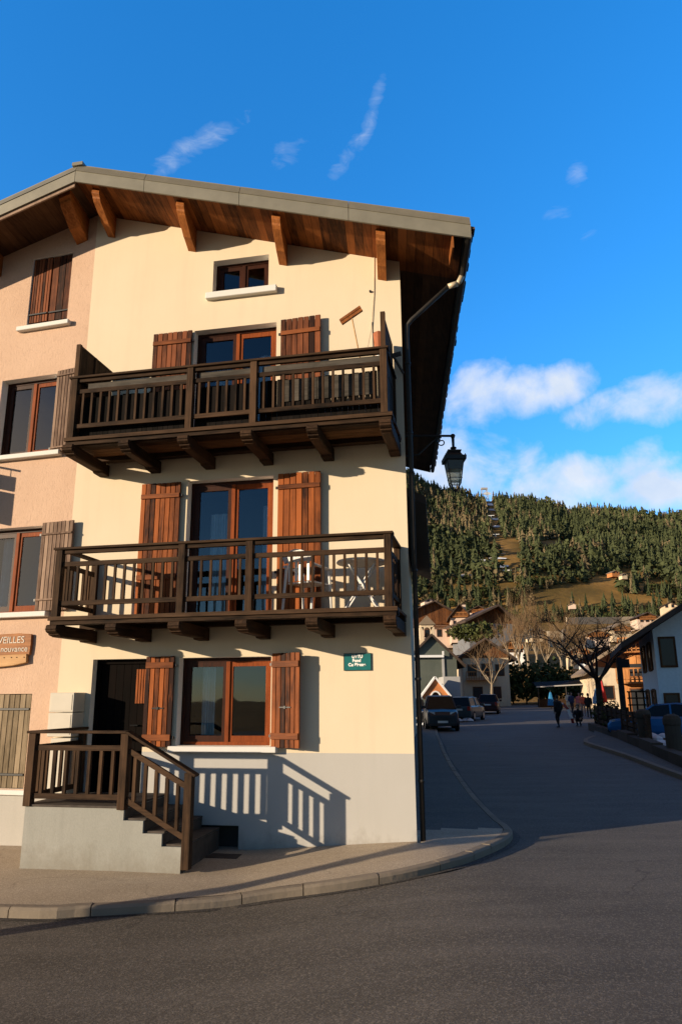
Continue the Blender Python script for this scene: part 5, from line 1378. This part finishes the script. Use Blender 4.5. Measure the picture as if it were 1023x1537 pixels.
def car(loc, rz, L, Wd, H, pm, label, kind='suv', colname='car'):
    """car points along +y; loc is the centre on the ground"""
    c = empty('parked_car', loc, rz, label=label, cat='car', group='cars parked along the street')
    hw = Wd/2
    suv = kind in ('suv', 'van')
    hood = .62*H if suv else .60*H
    # side stations: y from rear (-L/2) to front, bottom z, top z (of the lower body), half width
    S = [(-.5, .36, .52*H, .86), (-.49, .28, .60*H, .93), (-.42, .24, .63*H, .98), (-.2, .22, .63*H, 1.0), (.1, .22, .63*H, 1.0), (.22, .22, hood*.99, 1.0), (.38, .24, hood*.95, .97), (.465, .28, hood*.86, .91), (.5, .34, hood*.70, .82)]
    b = MB(); rings = []
    for (ty, z0, z1, ww) in S:
        y = ty*L; w_ = hw*ww
        rings.append([(-w_*.9, y, z0), (-w_*.98, y, z0+.12), (-w_, y, z0+(z1-z0)*.5), (-w_*.97, y, z1-.09), (-w_*.88, y, z1), (0, y, z1+.025), (w_*.88, y, z1), (w_*.97, y, z1-.09), (w_, y, z0+(z1-z0)*.5), (w_*.98, y, z0+.12), (w_*.9, y, z0)])
    n = len(rings[0]); i0 = len(b.v)
    for r_ in rings: b.v += r_
    for k in range(len(rings)-1):
        for j in range(n):
            a = i0+k*n+j; d = i0+k*n+(j+1) % n; b.f.append((a, d, d+n, a+n)); b.mi.append(0); b.t.append(.5)
    b.f.append(tuple(i0+j for j in range(n))); b.f.append(tuple(i0+(len(rings)-1)*n+j for j in range(n))[::-1]); b.mi += [0, 0]; b.t += [.5, .5]
    # cabin roof
    rf, rr = (.12, -.43) if suv else (.06, -.30)
    ws, rs = (.25, -.485) if suv else (.24, -.45)
    zt = H; zb_ = .63*H-.02; tw = hw*.72; bw = hw*.90
    rp_ = [(-tw, rr*L, zt-.06), (-tw, (rr+rf)/2*L, zt-.02), (-tw, rf*L, zt-.07)]
    for (ya, za), (yb, zb2) in zip([(rr*L, zt-.05), ((rr+rf)/2*L, zt), (rf*L, zt-.06)], [((rr+rf)/2*L, zt), (rf*L, zt-.06)]):
        b.hexa([(-tw, ya, za-.05), (tw, ya, za-.05), (-tw, yb, zb2-.05), (tw, yb, zb2-.05), (-tw*.94, ya, za), (tw*.94, ya, za), (-tw*.94, yb, zb2), (tw*.94, yb, zb2)], .5)
    for s_ in (-1, 1):
        for (y0, y1) in ((rf*L, ws*L), (rr*L, rs*L), (-.08*L, -.085*L)):
            zz = zt-.07
            b.beam((s_*tw*.97, y0, zz), (s_*bw*.985, y1, zb_), .07, .07, tn=.5)
    body = fH(b.build('body', pm, c)); 
    g_ = MB(); zz = zt-.06; e = .97
    T = [(-tw*e, rr*L, zz), (tw*e, rr*L, zz), (tw*e, rf*L, zz), (-tw*e, rf*L, zz)]; B = [(-bw*e, rs*L, zb_), (bw*e, rs*L, zb_), (bw*e, ws*L, zb_), (-bw*e, ws*L, zb_)]
    nm = ['rear_window', 'side_window', 'windscreen', 'side_window']
    for k in range(4):
        gq = MB(); gq.poly([B[k], B[(k+1) % 4], T[(k+1) % 4], T[k]]); gq.build(nm[k], M['cglass'], c)
    for sx in (-1, 1):
        for ty in (-.31, .31):
            R_ = .34 if suv else .31
            w_ = MB(); x0, x1 = sorted((sx*(hw-.20), sx*(hw+.005)))
            prof = [(R_*.55, x0), (R_*.95, x0), (R_, x0+.03), (R_, x1-.03), (R_*.95, x1), (R_*.62, x1)]
            w_.lathe([(q, z) for q, z in prof], n=18, F=lambda a, d, z, ty=ty, R_=R_: (z, ty*L+a, R_+d)); wo = fH(w_.build('wheel', M['tyre'], c))
            w_ = MB(); xo = sx*(hw-.012)
            w_.lathe([(R_*.1, 0), (R_*.6, 0), (R_*.63, .02)], n=14, F=lambda a, d, z, ty=ty, R_=R_, xo=xo, sx=sx: (xo+sx*z, ty*L+a, R_+d)); w_.build('rim', M['rim'], wo)
        l = MB(); z = hood*.80; l.hexa([(sx*hw*.45, .492*L, z-.07), (sx*hw*.86, .455*L, z-.06), (sx*hw*.45, .47*L, z-.07), (sx*hw*.86, .43*L, z-.06), (sx*hw*.45, .490*L, z+.06), (sx*hw*.9, .452*L, z+.09), (sx*hw*.45, .46*L, z+.06), (sx*hw*.9, .42*L, z+.09)]); fH(l.build('headlight', M['chead'], c))
        l = MB(); l.box(*sorted((sx*hw*.68, sx*hw*.93)), -.5*L-.012, -.45*L, .44*H, .60*H, .5); l.build('tail_light', M['ctail'], c)
        m_ = MB(); m_.box(*sorted((sx*hw*.98, sx*(hw+.2))), .17*L, .21*L, .62*H, .71*H, .5); m_.build('mirror', pm, c, .02)
    q = MB(); q.box(-.26, .26, .497*L, .503*L+.01, .42, .53, .5); q.build('number_plate', M['cplate'], c)
    q = MB(); q.box(-.26, .26, -.5*L-.012, -.5*L+.01, .72, .83, .5); q.build('number_plate', M['cplate'], c)
    q = MB(); q.box(-hw*.5, hw*.5, .488*L, .5*L+.006, .56, .70, .5); q.box(-hw*.78, hw*.78, .475*L, .5*L+.004, .28, .40, .5); q.build('grille', M['cblack'], c)
    return c
def gl(px, py): p = gpt(px, py); return (p.x, p.y, road_z(p.x, p.y))
p = gpt(669, 1098); car((p.x, p.y+2.1, road_z(p.x, p.y)), PI-R(4), 4.3, 1.74, 1.80, paint('dark_blue_paint', (.02, .03, .045)), 'dark blue people carrier parked facing us, nearest on the left side', 'van')
p = gpt(640, 1093); car((p.x-.35, p.y+4.5, road_z(p.x, p.y)), PI-R(4), 4.2, 1.7, 1.6, paint('black_paint', (.012, .012, .014)), 'black car half hidden between the corner house and the people carrier', 'suv')
p = gpt(708, 1083); car((p.x, p.y+2.0, road_z(p.x, p.y)), -R(24), 4.2, 1.75, 1.62, paint('grey_teal_paint', (.05, .075, .085)), 'grey teal estate car parked at an angle behind the people carrier', 'suv')
p = gpt(741, 1072); car((p.x, p.y+2.0, road_z(p.x, p.y)), -R(14), 4.2, 1.75, 1.65, paint('dark_red_paint', (.05, .012, .012)), 'dark hatchback seen from behind with red tail lights under the small bare tree', 'suv')
p = gpt(697, 1076); car((p.x, p.y+5.5, road_z(p.x, p.y)), -R(16), 4.2, 1.7, 1.5, paint('navy_paint', (.02, .03, .08)), 'navy car mostly hidden behind the grey teal estate car', 'sedan')
p = at(990, 1098, 32.5); car((p.x+.2, p.y, road_z(p.x, p.y)), R(62), 4.4, 1.8, 1.5, paint('bright_blue_paint', (.02, .16, .42)), 'bright blue car parked behind the right stone wall', 'sedan')

# ---------------------------------------------------------------- right side: pavement, wall, fence
rk_px = [(1060, 1183), (1023, 1170), (985, 1156), (950, 1142), (915, 1130), (880, 1119), (876, 1114), (890, 1108)]
rk_ = [gpt(a, b) for a, b in rk_px]
rkl = resample([Vector((p.x, p.y, 0)) for p in [rk_[0]+(rk_[0]-rk_[1])*3]+rk_], .4)
fw_px = [(1075, 1172), (1023, 1150), (975, 1128), (940, 1113), (915, 1104), (893, 1096)]
fwp = [gpt(a, b) for a, b in fw_px]
for p in fwp: p.z = road_z(p.x, p.y)
b = MB()
wline = resample([Vector((p.x, p.y, 0)) for p in [fwp[0]+(fwp[0]-fwp[1])*2]+fwp], .4)
n = min(len(rkl), len(wline)); vs = []; fs = []
N_ = 30
def polyat(P, f):
    x = f*(len(P)-1); i = min(int(x), len(P)-2); return P[i].lerp(P[i+1], x-i)
for k in range(N_+1):
    a = polyat(rkl, k/N_); c = polyat(wline, k/N_)
    for j in range(5): q = a.lerp(c, j/4); vs.append((q.x, q.y, road_z(q.x, q.y)+.11))
    e_ = a-(c-a).normalized()*.02; 
for k in range(N_):
    for j in range(4): i = k*5+j; fs.append((i, i+1, i+6, i+5))
me = bpy.data.meshes.new('pavement'); me.from_pydata(vs, [], fs); me.materials.append(M['pavement_shaded']); o = bpy.data.objects.new('pavement', me); COL.objects.link(o); tag(o, kind='structure')
kb = MB()
for i in range(0, len(rkl)-2, 3):
    p, q = rkl[i], rkl[min(i+3, len(rkl)-1)]; d = (q-p).normalized(); n_ = Vector((-d.y, d.x, 0)); za, zb = road_z(p.x, p.y), road_z(q.x, q.y)
    kb.hexa([(p+d*.01+n_*.04)+Vector((0, 0, za-.1)), (q-d*.01+n_*.04)+Vector((0, 0, zb-.1)), (p+d*.01-n_*.14)+Vector((0, 0, za-.1)), (q-d*.01-n_*.14)+Vector((0, 0, zb-.1)),
             (p+d*.01+n_*.03)+Vector((0, 0, za+.115)), (q-d*.01+n_*.03)+Vector((0, 0, zb+.115)), (p+d*.01-n_*.14)+Vector((0, 0, za+.115)), (q-d*.01-n_*.14)+Vector((0, 0, zb+.115))])
tag(fH(kb.build('kerb', M['kerb'])), kind='structure')
# low stone wall
lw = wall_run([Vector((p.x, p.y, road_z(p.x, p.y))) for p in fwp[0:5]], .42, .35, 'stone_d', 'low dark stone wall along the right pavement in front of the blue car', name='stone_wall')
wall_run([Vector((p.x, p.y, road_z(p.x, p.y)+.0)) for p in fwp[4:6]], .38, .35, 'stone_d', 'end of the dark stone planter wall beside the pollard tree', name='stone_wall')
# stone bollards on the wall
boll = None
for (px, Y) in ((1010, 25.5), (966, 29)):
    q = polyat(fwp, 0); best = min((abs(px_of(p.x, p.y, p.z)[0]-px), k) for k, p in enumerate([polyat(fwp, t/200) for t in range(201)])); p = polyat(fwp, best[1]/200)
    if boll is None:
        b = MB(); b.lathe([(.21, 0), (.24, .05), (.24, .75), (.27, .8), (.27, .95), (.22, 1.05), (.10, 1.1)], n=14)
        boll = tag(b.build('stone_bollard', M['stone_d'], None, smooth=False), 'thick dark stone bollard standing on the low wall nearest the right edge', 'bollard', 'bollards on the low wall'); o = boll
    else:
        o = boll.copy(); COL.objects.link(o); o['label'] = 'thick dark stone bollard on the low wall in front of the blue car bonnet'
    o.location = (p.x+.12, p.y+.1, p.z+.3)
# dark timber fence on the planter
fe = empty('timber_fence', fwp[5], 0, label='dark timber fence on the planter wall from the pollard tree to the blue car', cat='fence')
F0 = fwp[5]
fl2 = [polyat(fwp[2:6], t/10) for t in range(11)]
for k, p in enumerate(fl2):
    b = MB(); q = p-F0; b.box(q.x+.05, q.x+.17, q.y+.1, q.y+.22, q.z, q.z+1.25+(.12 if k % 2 else 0)); b.build('post', M['rail'], fe)
for (a, c) in zip(fl2, fl2[1:]):
    b = MB()
    for z in (.5, .72, .94, 1.14): b.beam(a-F0+Vector((.1, .13, z)), c-F0+Vector((.1, .13, z)), .05, .16)
    b.build('boards', M['rail'], fe)
for i, (t, h, r) in enumerate(((.98, 1.7, .7), (.9, 1.5, .7), (.8, 1.6, .75), (.68, 1.45, .7), (.56, 1.3, .6))):
    p = polyat(fwp[2:6], t); bush('planter_shrub', (p.x+.5, p.y+.5, p.z+.2), h, r, 'dark leafless shrub clipped behind the timber fence', 'leafy', 260, 60+i, 'shrubs behind the timber fence')
b = MB(); rg = random.Random(9)
for (t, w_) in ((.52, .5), (.36, .7), (.24, .8), (.45, .4)):
    p = polyat(fwp, t)
    for k in range(5): b.lathe([(w_*.5, 0), (w_*.42, .09), (w_*.2, .15), (.02, .17)], c=(p.x+rg.uniform(-.3, .6)+.8, p.y+rg.uniform(.4, 1.0), p.z+.25), n=8)
tag(b.build('snow', M['snow']), 'small heaps of leftover snow behind the low stone wall', 'snow', kind='stuff')
b = MB()
for (px, py, w_) in ((643, 1090, .4), (700, 1083, .5)):
    p = gpt(px, py)
    for k in range(5): b.lathe([(w_*.5, 0), (w_*.42, .08), (w_*.2, .15), (.02, .18)], c=(p.x+rg.uniform(-.6, .6), p.y+rg.uniform(-.5, .8), road_z(p.x, p.y)+.05), n=8)
tag(b.build('snow', M['snow']), 'grey leftover snow by the kerb beside the parked people carrier', 'snow', kind='stuff')
# terrace railing in front of the chalet
tr_ = empty('terrace_railing', base_at(946, 1068, 40), R(-12), label='dark terrace railing in front of the sunlit wooden chalet', cat='railing')
for k in range(6):
    b = MB(); b.box(.36*k-.04, .36*k+.04, 0, .08, -.5, 1.05); b.build('post', M['rail'], tr_)
for z in (.3, .65, .98):
    b = MB(); b.box(-.1, 2.0, .02, .07, z, z+.07); b.build('rail', M['rail'], tr_)
# sign post with a dark panel
p = base_at(936, 1075, 44); e = empty('sign_post', p, 0, label='tall black post with a square dark sign in front of the wooden chalet', cat='sign')
b = MB(); b.box(-.14, .14, -.1, .1, 0, 3.35, .5); b.build('post', M['iron'], e)
b = MB(); b.box(.14, .60, -.05, .05, 2.75, 3.25, .5); b.build('panel', M['cblack'], e)
# closed red parasol and blue one
for (px, py, Y, h, col, lab) in ((904, 1062, 56, 2.1, (.55, .06, .06), 'closed red market parasol beside the pollard tree'), (897, 1064, 55, 1.5, (.20, .38, .55), 'closed pale blue parasol leaning beside the red one'), (827, 1064, 78, 1.7, (.03, .20, .42), 'closed blue parasol at the left end of the market awning')):
    p = base_at(px, py, Y); e = empty('closed_parasol', p, 0, label=lab, cat='parasol', group='closed parasols')
    b = MB(); b.tube([(0, 0, 0), (0, 0, h+.15)], .025, 6); b.build('pole', M['pipe'], e)
    b = MB(); prof = [(.30, .35), (.26, .8), (.2, 1.3*h/2.1), (.1, h-.1), (.03, h)]
    i = len(b.v); n = 16
    for r_, z in prof:
        for j in range(n): a = 2*PI*j/n; q = r_*(1+.22*(j % 2)); b.v.append((q*math.cos(a), q*math.sin(a), z))
    for k in range(len(prof)-1):
        for j in range(n): a = i+k*n+j; c = i+k*n+(j+1) % n; b.f.append((a, c, c+n, a+n)); b.mi.append(0); b.t.append(.5)
    b.build('canopy', plain('parasol_cloth', col, .9, 0, .15, 6), e)
# market stall awning
p = base_at(848, 1062, 84); e = empty('market_stall', p, R(-6), label='dark market stall with a sloping awning behind the walking people', cat='stall')
b = MB(); b.hexa([(-3.2, -1.2, 2.2), (2.6, -1.2, 2.45), (-3.2, 1.5, 2.7), (2.6, 1.5, 2.9), (-3.2, -1.2, 2.28), (2.6, -1.2, 2.53), (-3.2, 1.5, 2.8), (2.6, 1.5, 3.0)], .5); b.build('awning', M['screen'], e)
b = MB(); b.beam((-3.2, -1.24, 2.24), (2.6, -1.24, 2.5), .06, .13); b.build('edge', M['v_greyblue'], e)
for x in (-3, 0, 2.4):
    b = MB(); b.tube([(x, -1.1, 0), (x, -1.1, 2.35)], .05, 6); b.build('pole', M['pipe'], e)
b = MB(); b.box(-2.8, 2.2, 0, 1.2, 0, .95, .5); b.build('counter', M['rail'], e)

# ---------------------------------------------------------------- people
def person(loc, rz, label, pose, top, bottom, hair=(.02, .014, .01), skin=(.42, .26, .18), scale=1.0, coat=False):
    e = empty('person', loc, rz, label=label, cat='person')
    st = pose; hipz = st.get('hip', .92); hy = st.get('hy', 0); ln = st.get('lean', 0.04)
    b = MB(); V = []; hands = []
    def ball(p, r, sy=1.0, sz=1.0):
        prof = [(r*math.sin(PI*k/6) if 0 < k < 6 else .001, -r*sz*math.cos(PI*k/6)) for k in range(7)]
        b.lathe(prof, n=10, F=lambda x, y, z: (p[0]+x, p[1]+y*sy, p[2]+z))
    def limb(pts, rr):
        b.tube(pts, rr, 10)
        for p, r in zip(pts, rr): ball(p, r*1.01)
    def torso(prof):
        """rings of (y, z, half width, half depth)"""
        i = len(b.v); n = 16
        for (y, z, w_, d_) in prof:
            for j in range(n): t = 2*PI*j/n; b.v.append((w_*math.cos(t), y+d_*math.sin(t), z))
        for k in range(len(prof)-1):
            for j in range(n): q = i+k*n+j; c = i+k*n+(j+1) % n; b.f.append((q, c, c+n, q+n)); b.mi.append(0); b.t.append(.5)
        b.f.append(tuple(i+j for j in range(n))[::-1]); b.f.append(tuple(i+(len(prof)-1)*n+j for j in range(n))); b.mi += [0, 0]; b.t += [.5, .5]
    yk = lambda t: hy+ln*t
    k_ = 1.26
    pr = [(hy, hipz-.10, .10, .08), (hy, hipz-.04, .165, .115), (yk(.15), hipz+.06, .165*k_, .115*k_), (yk(.35), hipz+.18, .148*k_, .105*k_), (yk(.7), hipz+.34, .172*k_, .118*k_), (yk(.9), hipz+.44, .175*k_, .11*k_), (yk(1), hipz+.50, .12, .08), (yk(1.05), hipz+.53, .06, .055)]
    if coat: pr = [(hy, hipz-.34, .20, .15), (hy, hipz-.2, .195, .145)] + pr[1:]
    torso(pr)
    limb([(0, yk(1), hipz+.48), (0, yk(1.1), hipz+.60)], [.062, .055])
    hc = Vector((0, yk(1.2)+.015, hipz+.695))
    ball(hc, .083, 1.18, 1.36); ball(hc+Vector((0, .03, -.06)), .062, 1.1, 1.0)
    for sx in (-1, 1): ball(hc+Vector((sx*.083, -.005, -.01)), .018, 1.0, 1.7)
    for s_, (kn, ft_) in zip((-1, 1), st['legs']):
        h = Vector((s_*.085, hy, hipz-.06)); k = Vector((s_*.09+kn[0], kn[1], kn[2])); an = Vector((s_*.095+ft_[0], ft_[1], ft_[2]))
        limb([h, h.lerp(k, .5), k, k.lerp(an, .35), an], [.088, .078, .057, .056, .038])
        toe = Vector((an.x+s_*.02, an.y+.17, max(.03, an.z-.055))); limb([an+Vector((0, -.03, -.035)), toe], [.042, .032])
    for s_, (el, wr) in zip((-1, 1), st['arms']):
        s0 = Vector((s_*.185, yk(.85), hipz+.43)); k = Vector((s_*.23+el[0], el[1]+hy, hipz+el[2])); w_ = Vector((s_*.24+wr[0], wr[1]+hy, hipz+wr[2]))
        limb([s0, k, w_], [.074, .06, .042])
        d = (w_-k).normalized(); sd_ = d.cross(Vector((s_, 0, 0))); sd_ = sd_.normalized() if sd_.length > .01 else Vector((0, 1, 0)); up_ = d.cross(sd_).normalized()
        pal = w_+d*.055; limb([w_+d*.01, pal], [.026, .03]); limb([pal-sd_*.022, pal+sd_*.022], [.018, .018]); hands.append(pal)
        for q in range(4):
            f0 = pal+d*.025+sd_*(.033-.022*q); f1 = f0+d*(.034-.004*abs(q-1.3)); f2 = f1+(d*.8+up_*-.6*s_).normalized()*(.032-.004*abs(q-1.3)); b.tube([f0, f1, f2], [.0105, .010, .009], 6)
        t0 = w_+d*.03+sd_*.03; b.tube([t0, t0+(d*.6+sd_*.8)*.035, t0+(d*.9+sd_*.8)*.06], [.012, .011, .009], 6)
    o = b.build('body', M['iron'], e); fix_normals(o)
    rm_ = o.modifiers.new('remesh', 'REMESH'); rm_.mode = 'VOXEL'; rm_.voxel_size = .0125; rm_.use_smooth_shade = True
    sm_ = o.modifiers.new('smooth', 'SMOOTH'); sm_.factor = .5; sm_.iterations = 2
    dg = bpy.context.evaluated_depsgraph_get(); dg.update()
    nm = bpy.data.meshes.new_from_object(o.evaluated_get(dg)); o.modifiers.clear(); o.data = nm
    ms = [plain('top_cloth', top, .9, 0, .2, 14), plain('trouser_cloth', bottom, .9, 0, .2, 14), plain('skin', skin, .6, 0, .08, 10), plain('shoe', (.015, .013, .012), .6)]
    nm.materials.clear()
    for m_ in ms: nm.materials.append(m_)
    for p in nm.polygons:
        c = p.center
        hand = any((c-q).length < .085 for q in hands)
        p.material_index = 2 if (c.z > hipz+.565 or hand) else 0 if c.z > hipz-(.36 if coat else .05) and not (c.z < .6 and not coat) else 3 if c.z < .075 else 1
        p.use_smooth = True
    hb = MB()
    hb.lathe([(.02, .128), (.06, .115), (.088, .07), (.095, .02), (.09, -.03), (.075, -.075)], c=(hc.x, hc.y-.022, hc.z), n=14, F=lambda x, y, z: (x, hc.y+(y-hc.y)*1.14, z)); hb.build('hair', plain('hair', hair, .8), e, smooth=True)
    fb_ = MB(); fy = hc.y+.098
    for sx in (-1, 1): fb_.box(sx*.032-.012, sx*.032+.012, fy-.01, fy+.004, hc.z-.045, hc.z-.033)
    fb_.box(-.024, .024, fy-.012, fy+.003, hc.z-.105, hc.z-.096); fb_.build('eyes_and_mouth', M['cblack'], e)
    nb_ = MB(); nb_.hexa([(-.014, fy-.012, hc.z-.085), (.014, fy-.012, hc.z-.085), (-.012, fy+.022, hc.z-.08), (.012, fy+.022, hc.z-.08), (-.008, fy-.012, hc.z-.04), (.008, fy-.012, hc.z-.04), (-.006, fy+.004, hc.z-.04), (.006, fy+.004, hc.z-.04)]); nb_.build('nose', ms[2], e)
    return e
walk = dict(legs=(((.0, .10, .50), (.0, -.10, .09)), ((0, .16, .52), (0, .20, .08))), arms=(((-.02, -.06, .16), (.02, .04, -.08)), ((.03, .0, .18), (.08, .14, .02))))
walk2 = dict(legs=(((.0, .20, .52), (.0, .26, .08)), ((0, .06, .50), (0, -.16, .12))), arms=(((-.02, .08, .17), (.02, .2, -.02)), ((.0, -.10, .17), (.0, -.08, -.08))))
stand = dict(legs=(((.0, .03, .5), (.0, .0, .08)), ((0, .03, .5), (0, .0, .08))), arms=(((-.02, -.02, .18), (.02, .08, -.06)), ((.0, .0, .18), (-.02, .14, .02))))
crouch = dict(hip=.38, hy=-.12, lean=.22, legs=(((.02, .32, .46), (.0, .05, .08)), ((.02, .30, .44), (0, .02, .08))), arms=(((-.02, .28, .22), (.06, .42, .06)), ((.02, .28, .22), (-.06, .42, .04))))
person(gl(839, 1092), R(20), 'person in dark clothes walking away up the street carrying striped skis', walk, (.018, .018, .02), (.014, .014, .017))
person(gl(869, 1090), R(150), 'person in dark clothes crouching in the road', crouch, (.016, .016, .018), (.014, .014, .016))
person(gl(884, 1077), R(-30), 'person in black standing beside the planter by the pollard tree', stand, (.012, .012, .013), (.010, .010, .012))
person(gl(853, 1068), R(200), 'person in a long pale coat standing in the strip of sun', stand, (.62, .58, .45), (.5, .46, .36), coat=True)
person(gl(870, 1072), R(170), 'person in a pink jacket beside the person in black', walk2, (.60, .17, .16), (.35, .27, .2))
person(gl(876, 1074), R(160), 'person in an orange red jacket close to the person in black', stand, (.70, .16, .08), (.3, .24, .2))
person(gl(858, 1070), R(190), 'person in a dark blue jacket left of the person in the pale coat', walk, (.03, .05, .12), (.02, .02, .03))
p = gl(845, 1091); e = empty('skis', (p[0]+.05, p[1], p[2]+.75), 0, label='pair of red and white striped skis carried beside the walking person', cat='skis')
for k, dx in enumerate((0, .07)):
    b = MB(); P = [Vector((dx-.25, .1, .55)), Vector((dx, .06, .50)), Vector((dx+.25, .02, .2)), Vector((dx+.42, 0, -.3)), Vector((dx+.46, 0, -.55))]
    for i, (a, c) in enumerate(zip(P, P[1:])): b.beam(a, c, .02, .09, up=(1, 0, .3), mi=i % 2)
    b.build('ski', [M['letter'], M['ctail']], e)
